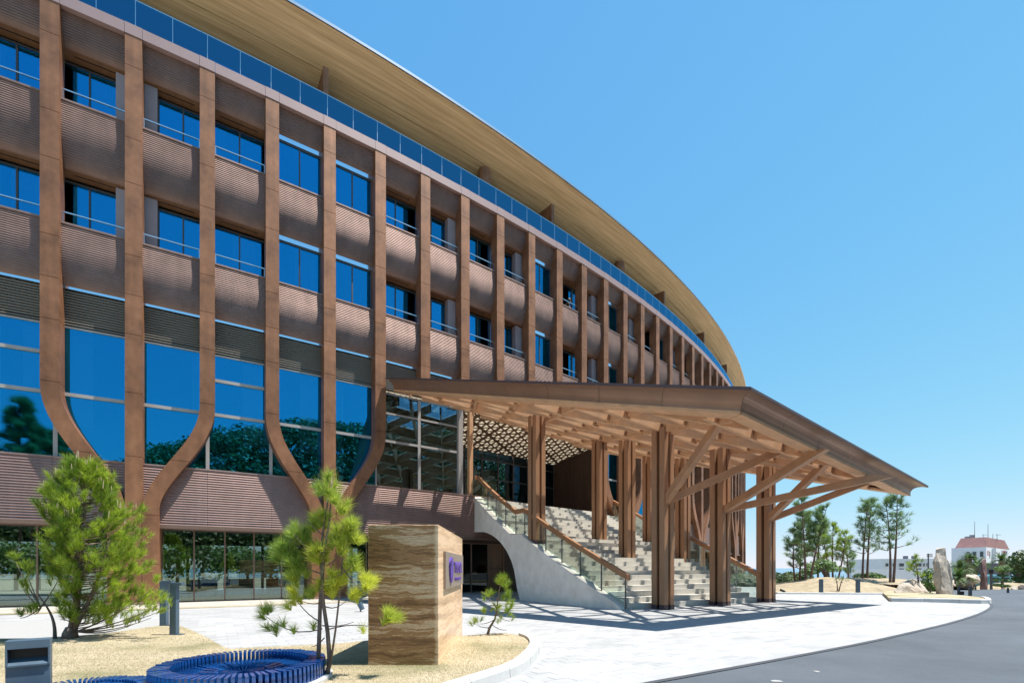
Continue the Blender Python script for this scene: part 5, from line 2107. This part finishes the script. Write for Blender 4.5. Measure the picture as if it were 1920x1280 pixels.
fp('tall pine with twin red stems on the mound, tallest of the left clump', 1512, 1094, 945, 25.0, [(-2, 936, -5), (5, 950, 28)], 1035, 26, 21, dens=1.3)
fp('pine at the left edge of the clump, nearest the canopy column', 1494, 1090, 975, 27.0, [(0, 985, -8), (6, 965, 6)], 1065, 24, 22, dens=1.2)
fp('bright green slender pine at the right side of the left clump', 1563, 1082, 990, 28.0, [(-6, 1005, -10), (0, 985, 4), (6, 1000, 12)], 1045, 19, 23, m_='needles_bright', dens=0.9)
fp('middle pine of the left clump with a leaning stem', 1535, 1088, 975, 29.0, [(0, 968, 8)], 1060, 24, 24)
fp('small dark pine standing alone between the two pairs of tall pines', 1590, 1088, 1018, 30.0, [(0, 1018, 0)], 1075, 20, 25, dens=1.1)
fp('tall airy pine with two bare stems, above the round clipped bush', 1621, 1102, 938, 24.5, [(-3, 945, 4), (3, 938, 14)], 1040, 24, 26, dens=0.8)
fp('tallest airy pine with two bare stems, left of the low boulder', 1671, 1104, 922, 23.5, [(-2, 940, -4), (3, 922, 6)], 1030, 30, 27, dens=0.9)
fp('small bright pine leaning over the low boulder', 1722, 1106, 1045, 20.2, [(0, 1045, -14)], 1082, 15, 28, m_='needles_bright', nl=0.16, dens=0.8)
fp('thin sapling with two bare twigs on the front of the mound', 1566, 1111, 1085, 21.6, [(0, 1082, -1), (5, 1082, 1)], 1090, 4, 29, nl=0.08, nn=12, dens=0.4)


def leafy(name, label, cat, group, cents, rads, n, size, m_, seed, trunk=None, loc=(0, 0, 0), part='crown', shell=0.55):
    t_ = thing(name, label, cat, loc, group)
    V_, s_ = leaf_quads(cents, rads, n, size, seed, shell)
    np_mesh(part, V_, 4, m_, s_, t_)
    if trunk:
        w_ = MB()
        for ps_, rr in trunk:
            w_.tube(ps_, rr, 7)
        w_.build('trunk', 'bark', t_, smooth=True)
    return t_


# clipped arching pine, round bush
Y = 26.0
zz = lambda v: z_of(v, Y)
xx = lambda u: px_of(u, Y)
leafy('clipped_pine', 'old clipped pine with an arching crooked trunk behind the mound', 'tree', None,
      [(xx(1525), Y, zz(1062)), (xx(1540), Y, zz(1055)), (xx(1552), Y, zz(1058)), (xx(1532), Y + .3, zz(1068)), (xx(1560), Y, zz(1065)), (xx(1518), Y, zz(1070))], [(0.45, 0.45, 0.22)] * 6, 260, 0.075, 'needles_far', 31,
      [([Vector((xx(1553), Y, zz(1090))), Vector((xx(1549), Y, zz(1076))), Vector((xx(1541), Y, zz(1066))), Vector((xx(1530), Y, zz(1063)))], [0.15, 0.14, 0.11, 0.06])], (xx(1553), Y, zz(1090)))
Y = 25.3
leafy('round_bush', 'low round clipped green bush on the mound, under the airy pine', 'bush', None,
      [(xx(1612), Y, zz(1081)), (xx(1624), Y - .2, zz(1079)), (xx(1637), Y, zz(1080)), (xx(1630), Y - .3, zz(1084)), (xx(1647), Y, zz(1082)), (xx(1618), Y - .3, zz(1085))], [(0.36, 0.36, 0.20)] * 6, 330, 0.06, 'leaf_fresh', 32, None, (xx(1630), Y, zz(1090)))
Y = 21.0
leafy('shrub', 'leafy green shrub with reddish tips left of the upright stone', 'bush', None,
      [(xx(1737), Y, zz(1080)), (xx(1745), Y, zz(1090)), (xx(1732), Y, zz(1094)), (xx(1742), Y, zz(1072)), (xx(1750), Y + .2, zz(1100))], [(0.22, 0.22, 0.2)] * 5, 130, 0.055, 'leaf_fresh', 33,
      [([Vector((xx(1745), Y, zz(1114))), Vector((xx(1741), Y, zz(1090))), Vector((xx(1742), Y, zz(1072)))], [0.03, 0.02, 0.008])], (xx(1742), Y, zz(1112)))
Y = 19.9
leafy('ground_shrub', 'low spreading juniper on the island grass by the low boulder', 'bush', None, [(xx(1735), Y, zz(1113)), (xx(1727), Y, zz(1114)), (xx(1743), Y, zz(1113))], [(0.2, 0.2, 0.06)] * 3, 110, 0.05, 'leaf_fresh', 34, None, (xx(1735), Y, zz(1115)))

# grassy hedge along the sea side
hc, hr = [], []
r = random.Random(12)
for i in range(60):
    Y = 38 + r.uniform(0, 6)
    u = 1380 + i * 2.3 + r.uniform(-2, 2)
    hc.append((px_of(u, Y), Y, z_of(1096 - r.uniform(0, 16), Y)))
    hr.append((0.5, 0.5, 0.45))
leafy('dune_hedge', 'pale green hedge of dune shrubs along the sea side', 'hedge', None, hc, hr, 90, 0.16, 'leaf_hedge', 41, None, (hc[0][0], hc[0][1], -1.5))
# sand behind the hedge
tag(MB().beam((px_of(1330, 60), 60, -0.9), (px_of(1520, 60), 60, -0.9), 6, 1.6).build('dune', 'ground_sand'), kind='structure')

# trees behind the hotel (seen through the ground floor rooms)
hc, hr = [], []
for i in range(16):
    k = -6 + i * 0.75
    p = fac(k, 13.5 + r.uniform(0, 3))
    leafy('garden_tree', 'leafy garden tree seen through the ground floor rooms', 'tree', 'trees behind the hotel',
          [(p.x + r.uniform(-.8, .8), p.y + r.uniform(-.8, .8), 0.9 + r.uniform(0, 1.5)) for _ in range(5)], [(0.85, 0.85, 0.75)] * 5, 150, 0.14, 'leaf_fresh', 50 + i, [([Vector((p.x, p.y, -.05)), Vector((p.x, p.y, 2.2))], [0.09, 0.05])], (p.x, p.y, 0))

# pines behind the camera that the left windows mirror
for i, (x, y, h) in enumerate(((-4.5, -31, 16.5), (-2.2, -32, 14.0), (-7.2, -33, 15.0), (0.4, -36, 17.5), (3.2, -34, 13.0), (-10.5, -34, 14.0))):
    far_pine('tall pine behind the viewer, mirrored in the left windows', x, y, -0.05, [(0, h, 0.3), (0.8, h * 0.85, 0.5)], h * 0.5, 2.2, 70 + i, 'pines mirrored in the windows', nl=0.75, nn=40, dens=1.6)

# cycads
def cycad(label, u, vb, vt, Y, seed, nf=34, L=None):
    r_ = random.Random(seed)
    x, zb, zt = px_of(u, Y), z_of(vb, Y), z_of(vt, Y)
    t_ = thing('cycad', label, 'palm', (x, Y, zb), 'cycad palms by the drive')
    MB().tube([(x, Y, zb - .1), (x + .03, Y, (zb + zt) / 2), (x, Y, zt)], [0.26, 0.23, 0.20], 9).build('trunk', 'bark', t_)
    L = L or 0.95
    Vq, sh_ = [], []
    for i in range(nf):
        az, el = r_.uniform(0, 6.283), r_.uniform(-0.1, 1.25)
        d = Vector((math.cos(az) * math.cos(el), math.sin(az) * math.cos(el), math.sin(el)))
        s_ = Vector((-math.sin(az), math.cos(az), 0))
        prev = Vector((x, Y, zt))
        for q in range(1, 8):
            f = q / 7
            p = Vector((x, Y, zt)) + d * (L * f) + Vector((0, 0, -0.55 * L * f * f * math.cos(el)))
            for sg in (-1, 1):
                w_ = 0.16 * math.sin(math.pi * (0.12 + 0.85 * f)) + 0.02
                tip = p + s_ * (sg * w_) + (p - prev) * 0.8 + Vector((0, 0, 0.05))
                Vq.append([prev, p, tip])
                sh_.append(r_.uniform(0.1, 0.9))
            prev = p
    np_mesh('fronds', np.array([[tuple(a) for a in q] for q in Vq]), 3, 'palm_leaf', sh_, t_)


cycad('tall cycad palm behind the pale rock', 1815, 1100, 1047, 34, 1, 40, 0.62)
cycad('low broad cycad palm right beside the upright granite stone', 1797, 1100, 1082, 30, 2, 40, 0.95)
cycad('cycad palm between the low one and the tall one', 1800, 1098, 1064, 33, 3, 34, 0.85)
cycad('cycad palm half hidden behind the red stone pillar', 1832, 1100, 1056, 35, 4, 34, 0.75)
cycad('cycad palm under the white sign of the far building', 1878, 1098, 1050, 40, 5, 34, 0.9)

# right-hand trees
Y = 34.0
leafy('broadleaf_tree', 'dark round evergreen tree at the far right by the building', 'tree', None,
      [(xx(1915), Y, zz(1058)), (xx(1922), Y, zz(1045)), (xx(1916), Y, zz(1075)), (xx(1926), Y, zz(1078)), (xx(1908), Y, zz(1053)), (xx(1925), Y, zz(1062)), (xx(1920), Y, zz(1090)), (xx(1930), Y, zz(1050)), (xx(1940), Y, zz(1075))], [(0.75, 0.7, 0.62)] * 9, 260, 0.13, 'leaf_far', 43,
      [([Vector((xx(1914), Y, zz(1110))), Vector((xx(1911), Y, zz(1080))), Vector((xx(1910), Y, zz(1050)))], [0.28, 0.2, 0.1])], (xx(1914), Y, zz(1108)))
Y = 32.0
leafy('clipped_pine', 'clipped garden pine with layered pads in front of the turquoise van', 'tree', None,
      [(xx(1880), Y, zz(1069)), (xx(1874), Y, zz(1066)), (xx(1887), Y, zz(1067)), (xx(1880), Y, zz(1063)), (xx(1872), Y, zz(1086)), (xx(1888), Y, zz(1088)), (xx(1871), Y, zz(1096)), (xx(1884), Y, zz(1098)), (xx(1880), Y, zz(1078))],
      [(0.34, 0.3, 0.16)] * 4 + [(0.3, 0.3, 0.09)] * 5, 240, 0.06, 'needles_far', 44,
      [([Vector((xx(1881), Y, zz(1106))), Vector((xx(1879), Y, zz(1090))), Vector((xx(1881), Y, zz(1070)))], [0.09, 0.07, 0.05])], (xx(1881), Y, zz(1105)))


# ------------------------------------------------------------------ stones
def stone(name, label, cat, pts0, material, seed, group=None, disp=0.03, sub=2, extra=None):
    """convex hull of given corner points, roughened"""
    pts = [(p[0] * p[1] / Y, p[1], p[2]) for p in pts0]
    bm = bmesh.new()
    for p in pts:
        bm.verts.new(p)
    res = bmesh.ops.convex_hull(bm, input=bm.verts)
    bmesh.ops.delete(bm, geom=[v for v in bm.verts if not v.link_faces], context='VERTS')
    bmesh.ops.triangulate(bm, faces=bm.faces)
    bmesh.ops.subdivide_edges(bm, edges=bm.edges, cuts=sub + 1, use_grid_fill=True)
    bmesh.ops.triangulate(bm, faces=bm.faces)
    r_ = random.Random(seed)
    from mathutils import noise
    for v in bm.verts:
        v.co += v.normal * disp * (noise.noise(v.co * 2.3 + Vector((seed, 0, 0))) * 1.6 + noise.noise(v.co * 6.1) * 0.7)
    me = bpy.data.meshes.new(name)
    bm.to_mesh(me)
    bm.free()
    me.materials.append(MATS[material])
    o = bpy.data.objects.new(name, me)
    COL.objects.link(o)
    return tag(o, label, cat, group)


Y = 18.6
xx = lambda u: px_of(u, Y)
zz = lambda v: z_of(v, Y)
pts = []
for (u, v), dy in (((1756, 1115), 0.0), ((1784, 1117), -0.12), ((1787, 1113), .3), ((1755, 1112), .35), ((1783, 1085), 0), ((1781, 1060), 0.05), ((1776, 1040), .05), ((1772, 1028), .1), ((1754, 1030), .1), ((1752, 1050), .05), ((1752, 1080), 0), ((1768, 1026), .3), ((1756, 1028), .35), ((1784, 1080), .4), ((1752, 1080), .45), ((1763, 1116), -.2), ((1762, 1060), -.12), ((1766, 1090), -.2)):
    pts.append((xx(u), Y + dy, zz(v)))
stone('standing_stone', 'tall upright pale granite stone on the grass island', 'stone', pts, 'granite_pale', 4, disp=0.05, sub=3)
Y = 19.6
pts = [(xx(u), Y + dy, zz(v)) for (u, v), dy in (((1678, 1116), -.1), ((1676, 1106), 0), ((1684, 1114), -.25), ((1718, 1112), -.15), ((1740, 1110), .2), ((1735, 1102), .4), ((1712, 1086), .5), ((1692, 1090), .4), ((1700, 1097), -.1), ((1722, 1088), .7), ((1680, 1112), .7), ((1738, 1110), 1.0))]
stone('boulder', 'long low boulder with a flat pale top at the head of the island', 'stone', pts, 'granite_pale', 7, disp=0.04)
Y = 30.0
pts = [(xx(u), Y + dy, zz(v)) for (u, v), dy in (((1806, 1091), 0), ((1817, 1094), -.3), ((1836, 1093), .1), ((1838, 1086), .2), ((1833, 1078), .3), ((1825, 1075), .4), ((1812, 1076), .4), ((1808, 1083), .1), ((1822, 1082), -.3), ((1820, 1092), 1.2))]
stone('boulder', 'pale angular rock on the bank below the tall cycad', 'stone', pts, 'granite_pale', 9, disp=0.05)
Y = 29.0
pts = [(xx(u), Y + dy, zz(v)) for (u, v), dy in (((1838, 1108), 0), ((1851, 1109), -.1), ((1851, 1085), 0), ((1850, 1072), .05), ((1849, 1048), .1), ((1840, 1050), .1), ((1839, 1072), 0), ((1845, 1046), .3), ((1840, 1108), .4), ((1851, 1108), .4), ((1845, 1075), -.15))]
stone('stone_pillar', 'dark red stone pillar standing before the turquoise van', 'stone', pts, 'granite_red', 11, disp=0.04)
Y = 27.0
for i, (u0, u1, v0, v1, m_, lab) in enumerate(((1872, 1889, 1108, 1100, 'dark_rock', 'low dark rock left of the far right bollard'), (1893, 1914, 1110, 1098, 'granite_pale', 'pale peaked rock right of the far right bollard'), (1905, 1930, 1106, 1096, 'dark_rock', 'dark rough rock at the far right under the evergreen'), (1786, 1792, 1098, 1094, 'granite_pale', 'small pale rock at the foot of the upright stone'))):
    rr = random.Random(i)
    pts = [(xx(u0 + (u1 - u0) * rr.random()), Y + rr.uniform(-.3, .3), zz(v0 + (v1 - v0) * rr.random() * (0.4 if q < 8 else 1))) for q in range(16)] + [(xx((u0 + u1) / 2), Y, zz(v1)), (xx(u0), Y, zz(v0)), (xx(u1), Y, zz(v0))]
    stone('rock', lab, 'stone', pts, m_, 20 + i, disp=0.03)
# post with a dark head by the pillar
p = (px_of(1858.5, 28.0), 28.0)
t = thing('garden_post', 'grey timber post with a dark top beside the red pillar', 'post', (p[0], p[1], z_of(1108, 28)))
MB().box(p[0] - .045, p[0] + .045, p[1] - .045, p[1] + .045, z_of(1109, 28), z_of(1074, 28)).build('post', 'bollard_grey', t)
MB().box(p[0] - .075, p[0] + .075, p[1] - .06, p[1] + .06, z_of(1074, 28), z_of(1067, 28)).build('head', 'slot_black', t)

# ------------------------------------------------------------------ far buildings
def bld_front(root, p0, p1, z0, z1, depth, material, name='wall'):
    """a box whose front runs p0 -> p1 (2D) and which extends away from the camera"""
    a, b2 = Vector((*p0, 0)), Vector((*p1, 0))
    d = (b2 - a).normalized()
    n_ = Vector((-d.y, d.x, 0))
    q = [a, b2, b2 + n_ * depth, a + n_ * depth]
    return MB().prism([(v.x, v.y) for v in q], z0, z1).build(name, material, root), d, n_


def wnd(wall, a, d, n_, s, w, z0, z1):
    c = Vector((*a, 0)) + d * s
    fr_ = MB().obox(c + d * (w / 2) - n_ * 0.02 + Vector((0, 0, (z0 + z1) / 2)), d * (w / 2 + .06), n_ * 0.05, (0, 0, (z1 - z0) / 2 + .06)).build('window', 'frame_grey', wall)
    MB().obox(c + d * (w / 2) - n_ * 0.08 + Vector((0, 0, (z0 + z1) / 2)), d * (w / 2), n_ * 0.02, (0, 0, (z1 - z0) / 2)).build('pane', 'far_window', fr_)


Y = 95.0
b1 = thing('white_house', 'low flat roofed white building with two roof boxes behind the long wall', 'building', (px_of(1700, Y), Y, -1.6))
w, d, n_ = bld_front(b1, (px_of(1653, Y), Y), (px_of(1738, Y), Y), -1.7, z_of(1047, Y), 10, 'white_render')
for u0, u1 in ((1660.5, 1665), (1674, 1679), (1686, 1694), (1708, 1712), (1719, 1727), (1731, 1733), (1737, 1737.6)):
    wnd(b1, (px_of(1653, Y), Y), d, n_, px_of(u0, Y) - px_of(1653, Y), (u1 - u0) * Y / 905, z_of(1061, Y), z_of(1055.5, Y))
for u0, u1 in ((1686, 1694), (1719, 1727)):
    wnd(b1, (px_of(1653, Y), Y), d, n_, px_of(u0, Y) - px_of(1653, Y), (u1 - u0) * Y / 905, z_of(1068, Y), z_of(1065.5, Y))
for u0, u1 in ((1713, 1718.5), (1729, 1735)):
    MB().box(px_of(u0, Y), px_of(u1, Y), Y + 2, Y + 2.6, z_of(1047.2, Y), z_of(1041, Y)).build('roof_box', 'shade_grey', b1)
MB().box(px_of(1738.4, Y), px_of(1760, Y), Y + 0.2, Y + 9, -1.7, z_of(1046.5, Y)).build('annex', 'white_wall', b1)
Y = 80.0
w0, d, n_ = bld_front(None, (px_of(1600, Y), Y), (px_of(1742, Y), Y), -1.7, z_of(1067, Y), 0.5, 'white_wall', 'boundary_wall')
tag(w0, 'long plain white boundary wall before the low white building', 'wall')
pp = (px_of(1740.5, 75), 75)
t = thing('utility_pole', 'thin utility pole with crossarms by the white building', 'pole', (pp[0], pp[1], -1.6))
MB().tube([(pp[0], pp[1], -1.7), (pp[0], pp[1], z_of(1037, 75))], [0.13, 0.09], 7).build('shaft', 'bollard_grey', t)
for v in (1038.5, 1041, 1043):
    MB().box(pp[0] - .35, pp[0] + .55, pp[1] - .16, pp[1] - .10, z_of(v, 75) - .05, z_of(v, 75) + .05).build('crossarm', 'bollard_grey', t)

Y = 105.0
b2_ = thing('red_roof_building', 'pale building with a red mansard roof, rooftop antennas and a white sign', 'building', (px_of(1838, Y), Y, -1.6))
cor = (px_of(1849, Y), Y)
la = (px_of(1784, Y + 6), Y + 6)
rb = (px_of(1893, Y + 16), Y + 16)
zt = z_of(1025, Y)
back = (px_of(1840, Y + 26), Y + 26)
MB().prism([la, cor, rb, back], -1.7, zt).build('wall', 'white_render', b2_)
mb = MB()
base = [Vector((*q, zt + 0.02)) for q in ((la[0] + 0.8, la[1]), cor, rb, back)]
c = sum(base, Vector()) / 4
top = [b_.lerp(c, 0.20) + Vector((0, 0, 2.3)) for b_ in base]
mb.add(base + top, [(3, 2, 1, 0), (4, 5, 6, 7), (0, 1, 5, 4), (1, 2, 6, 5), (2, 3, 7, 6), (3, 0, 4, 7)])
mb.build('roof', 'roof_red', b2_)
d1 = Vector((cor[0] - la[0], cor[1] - la[1], 0))
L1 = d1.length
d1.normalize()
n1_ = Vector((-d1.y, d1.x, 0))
for f in (0.455, 0.64, 0.84):
    wnd(b2_, la, d1, n1_, f * L1, 0.52, z_of(1043.5, Y + 2), z_of(1034, Y + 2))
d2 = Vector((rb[0] - cor[0], rb[1] - cor[1], 0))
L2 = d2.length
d2.normalize()
n2_ = Vector((-d2.y, d2.x, 0))
for f, w_ in ((0.12, 0.35), (0.34, .6), (0.50, .7), (0.62, .8)):
    wnd(b2_, cor, d2, n2_, f * L2, w_, z_of(1044, Y + 6), z_of(1034.5, Y + 6))
q = Vector((*cor, 0)) + d2 * (L2 * 0.24) - n2_ * 0.35
MB().obox((q.x, q.y, (zt - 1.7) / 2), d2 * 0.55, n2_ * 0.33, (0, 0, (zt + 1.5) / 2)).build('stair_tower', 'white_render', b2_)
for u, vt, vb in ((1827.5, 977, 1009), (1852.5, 982, 1010), (1843.5, 1001, 1010), (1861.5, 1000, 1011), (1869.5, 1000, 1012)):
    MB().tube([(px_of(u, Y + 8), Y + 8, z_of(vb, Y + 8) - .3), (px_of(u, Y + 8), Y + 8, z_of(vt, Y + 8))], [0.06, 0.035], 5).build('antenna', 'bollard_grey', b2_)
for u in (1843.5, 1869.5):
    MB().box(px_of(u, Y + 8) - .3, px_of(u, Y + 8) + .9, Y + 7.96, Y + 8.04, z_of(1002.5, Y + 8), z_of(1002, Y + 8)).build('antenna_arm', 'bollard_grey', b2_)
MB().box(px_of(1822, Y + 8), px_of(1827, Y + 8), Y + 8, Y + 8.6, z_of(1008, Y + 8), z_of(1002, Y + 8)).build('roof_tank', 'frame_grey', b2_)
MB().box(px_of(1813, Y + 8), px_of(1817.5, Y + 8), Y + 8, Y + 8.6, z_of(1008.5, Y + 8), z_of(1005, Y + 8)).build('roof_tank', 'frame_grey', b2_)
# the sign board with a red and blue swoosh, flat print built as thin shapes
ys_ = Y - 3
sgn = MB().box(px_of(1878, ys_), px_of(1889, ys_), ys_, ys_ + .15, z_of(1041.5, ys_), z_of(1031, ys_)).build('sign_board', 'sign_white', b2_)
X_ = lambda u: px_of(u, ys_)
Z_ = lambda v: z_of(v, ys_)
mb = MB()
for poly in ([(1880, 1032.6), (1885.5, 1032.6), (1884.5, 1036), (1882.2, 1036.4), (1881.8, 1034.4)],):
    pts2 = [(X_(u), Z_(v)) for u, v in poly]
    n = len(pts2)
    mb.add([(x, ys_ - .03, z) for x, z in pts2] + [(x, ys_ - .002, z) for x, z in pts2], [tuple(range(n)), tuple(range(2 * n - 1, n - 1, -1))] + [(i, (i + 1) % n, n + (i + 1) % n, n + i) for i in range(n)])
mb.build('emblem', 'sign_red', sgn)
mb = MB()
for poly in ([(1879.8, 1038.4), (1883.2, 1038.2), (1884.6, 1036.6), (1884.6, 1039.4), (1881.5, 1040.4), (1879.6, 1039.6)], [(1886.4, 1034.4), (1888.3, 1033.6), (1888.2, 1034.4), (1887.3, 1036.6), (1886.2, 1036.8)]):
    pts2 = [(X_(u), Z_(v)) for u, v in poly]
    n = len(pts2)
    mb.add([(x, ys_ - .03, z) for x, z in pts2] + [(x, ys_ - .002, z) for x, z in pts2], [tuple(range(n)), tuple(range(2 * n - 1, n - 1, -1))] + [(i, (i + 1) % n, n + (i + 1) % n, n + i) for i in range(n)])
mb.build('emblem', 'sign_blue', sgn)
mb = MB()
for q in range(4):
    v = 1032.4 + q * 2.3
    mb.box(px_of(1850.3, Y) , px_of(1851.6, Y), Y - .25, Y - .1, z_of(v + 1.7, Y), z_of(v, Y))
mb.build('lettering', 'sign_red', b2_)
w0, d, n_ = bld_front(None, (px_of(1826, 70), 70), (px_of(1897, 70), 70), -1.7, z_of(1055, 70), 0.6, 'shade_grey', 'boundary_wall')
tag(w0, 'dark grey wall behind the turquoise van, under the red roofed building', 'wall')

# turquoise van
Y = 33.6
s_ = Y / 905
vz = ground_z(20, Y) - 0.02
van = thing('van', 'turquoise van parked behind the clipped pine', 'van', (px_of(1875, Y), Y, vz))
x0, x1 = px_of(1853, Y), px_of(1896, Y)
zb, zt = z_of(1101, Y), z_of(1077, Y)
outline = [(x0, zb), (x0 - .01, zb + .35), (x0 + .06, zt - .12), (x0 + .16, zt), (x1 - .12, zt), (x1, zt - .15), (x1, zb)]
n = len(outline)
MB().add([(x, Y, z) for x, z in outline] + [(x, Y + .95, z) for x, z in outline], [tuple(range(n)), tuple(range(2 * n - 1, n - 1, -1))] + [(i, (i + 1) % n, n + (i + 1) % n, n + i) for i in range(n)]).build('body', 'van_teal', van, bevel=0.03)
MB().box(x0 + .28, x0 + .72, Y - .012, Y + .004, zt - .52, zt - .18).build('window', 'far_window', van, bevel=0.01)
MB().box(x0 + .95, x1 - .12, Y - .012, Y + .004, zt - .45, zt - .18).build('window', 'far_window', van, bevel=0.01)
MB().box(x0 - .03, x1 + .03, Y - .02, Y + .97, zb - .04, zb + .04).build('bumper', 'white_render', van)
for xw in (px_of(1874, Y), px_of(1890, Y)):
    wh = MB().tube([(xw, Y - .02, zb - .03), (xw, Y + .14, zb - .03)], [0.20, 0.20], 18).build('wheel', 'rubber', van)
    MB().tube([(xw, Y - .035, zb - .03), (xw, Y - .021, zb - .03)], [0.11, 0.12], 14).build('rim', 'steel', wh)

# ------------------------------------------------------------------ person on the balcony
a = PHI0 + DPHI * 9.5
er = Vector((math.cos(a), math.sin(a), 0))
et = Vector((-math.sin(a), math.cos(a), 0))
P0 = Vector((HC.x, HC.y, 0)) + er * (HR - 0.58) + et * 0.05
fz = ZB[1] - 1.05
er, et = (er * 0.5 + et * 0.866), (et * 0.5 - er * 0.866)   # the body is turned along the front
per = thing('person', 'person in a dark top with black hair leaning on the upper balcony rail', 'person', (P0.x, P0.y, fz))


def body_skin(name, joints, edges, material, parent):
    me = bpy.data.meshes.new(name)
    me.from_pydata([tuple(j[0]) for j in joints], edges, [])
    me.materials.append(MATS[material])
    o = bpy.data.objects.new(name, me)
    COL.objects.link(o)
    o.parent = parent
    o.matrix_parent_inverse = parent_inv(parent)
    sk = o.modifiers.new('skin', 'SKIN')
    sk.use_smooth_shade = True
    for i, j in enumerate(joints):
        me.skin_vertices[0].data[i].radius = (j[1], j[2] if len(j) > 2 else j[1])
    me.skin_vertices[0].data[0].use_root = True
    o.modifiers.new('smooth', 'SUBSURF').levels = 1
    o.modifiers['smooth'].render_levels = 1
    return o


def W(f, s, z):                                # forward (outwards), side, up from the floor
    return P0 + er * f + et * s + Vector((0, 0, fz + z))


J = [(W(0, 0, 0.92), .13, .11), (W(0.05, 0, 1.12), .13, .10), (W(0.12, 0, 1.34), .15, .10), (W(0.17, 0, 1.46), .06), (W(0.21, 0, 1.55), .055),
     (W(0.13, -.19, 1.40), .055), (W(0.17, -.25, 1.15), .043), (W(0.38, -.16, 1.10), .035), (W(0.46, -.08, 1.12), .03),
     (W(0.13, .19, 1.40), .055), (W(0.17, .25, 1.15), .043), (W(0.38, .14, 1.10), .035), (W(0.46, .06, 1.13), .03),
     (W(0, -.10, 0.86), .085), (W(0.03, -.11, 0.48), .06), (W(0, -.11, 0.08), .045), (W(0.14, -.11, 0.03), .035),
     (W(0, .10, 0.86), .085), (W(0.03, .11, 0.48), .06), (W(0, .11, 0.08), .045), (W(0.14, .11, 0.03), .035)]
Ed = [(0, 1), (1, 2), (2, 3), (3, 4), (2, 5), (5, 6), (6, 7), (7, 8), (2, 9), (9, 10), (10, 11), (11, 12), (0, 13), (13, 14), (14, 15), (15, 16), (0, 17), (17, 18), (18, 19), (19, 20)]
body = body_skin('body', J, Ed, 'skin', per)
Jt = [(W(0, 0, 0.94), .145, .125), (W(0.05, 0, 1.12), .145, .115), (W(0.12, 0, 1.34), .165, .115), (W(0.15, 0, 1.43), .085), (W(0.13, -.19, 1.39), .07), (W(0.16, -.235, 1.24), .058), (W(0.13, .19, 1.39), .07), (W(0.16, .235, 1.24), .058)]
body_skin('shirt', Jt, [(0, 1), (1, 2), (2, 3), (2, 4), (4, 5), (2, 6), (6, 7)], 'cloth_black', per)
Jp = [(W(0, 0, 0.93), .145, .125), (W(0, -.10, 0.85), .10), (W(0.03, -.11, 0.48), .075), (W(0, -.11, 0.10), .065), (W(0, .10, 0.85), .10), (W(0.03, .11, 0.48), .075), (W(0, .11, 0.10), .065)]
body_skin('trousers', Jp, [(0, 1), (1, 2), (2, 3), (0, 4), (4, 5), (5, 6)], 'cloth_trouser', per)


def ellipsoid(name, c, rx, ry, rz, material, parent, cut=None):
    bm = bmesh.new()
    bmesh.ops.create_uvsphere(bm, u_segments=16, v_segments=12, radius=1)
    for v in bm.verts:
        if cut and cut(v.co):
            v.co *= 0.72
        q = Vector(v.co)
        v.co = c + er * (q.x * rx) + et * (q.y * ry) + Vector((0, 0, q.z * rz))
    me = bpy.data.meshes.new(name)
    bm.to_mesh(me)
    bm.free()
    me.polygons.foreach_set('use_smooth', [True] * len(me.polygons))
    me.materials.append(MATS[material])
    o = bpy.data.objects.new(name, me)
    COL.objects.link(o)
    o.parent = parent
    o.matrix_parent_inverse = parent_inv(parent)
    return o


hd = ellipsoid('head', W(0.25, 0, 1.63), .095, .078, .115, 'skin', per)
ellipsoid('hair', W(0.235, 0, 1.655), .125, .105, .128, 'hair_black', hd, cut=lambda q: q.x > 0.45 and q.z < 0.40)
ellipsoid('nose', W(0.348, 0, 1.615), .02, .014, .024, 'skin', hd)
for s in (-1, 1):
    ellipsoid('eye', W(0.335, 0.033 * s, 1.645), .012, .014, .008, 'cloth_black', hd)
    ellipsoid('ear', W(0.245, 0.083 * s, 1.625), .022, .012, .032, 'skin', hd)
ellipsoid('mouth', W(0.337, 0, 1.578), .01, .024, .006, 'granite_red', hd)
for s in (-1, 1):
    c = W(0.47, -0.07 * s, 1.125)
    for q in range(4):
        f0 = c + et * (0.016 * (q - 1.5)) + er * 0.02
        L = (0.055, 0.068, 0.072, 0.062)[q]
        MB().tube([f0, f0 + er * L * .6 + Vector((0, 0, .012)), f0 + er * L + Vector((0, 0, -.012))], [0.009, 0.009, 0.007], 6).build('finger', 'skin', body, smooth=True)
    th0 = c + et * (0.036 * s) + er * 0.0
    MB().tube([th0, th0 + er * .03 + et * (.018 * s) + Vector((0, 0, .01)), th0 + er * .055 + et * (.012 * s)], [0.011, 0.010, 0.008], 6).build('thumb', 'skin', body, smooth=True)
ph = MB().obox(W(0.53, 0.0, 1.155), er * 0.07, et * 0.036, (0, 0, 0.005)).build('phone', 'phone_dark')
tag(ph, 'dark phone held by the person on the upper balcony', 'phone')
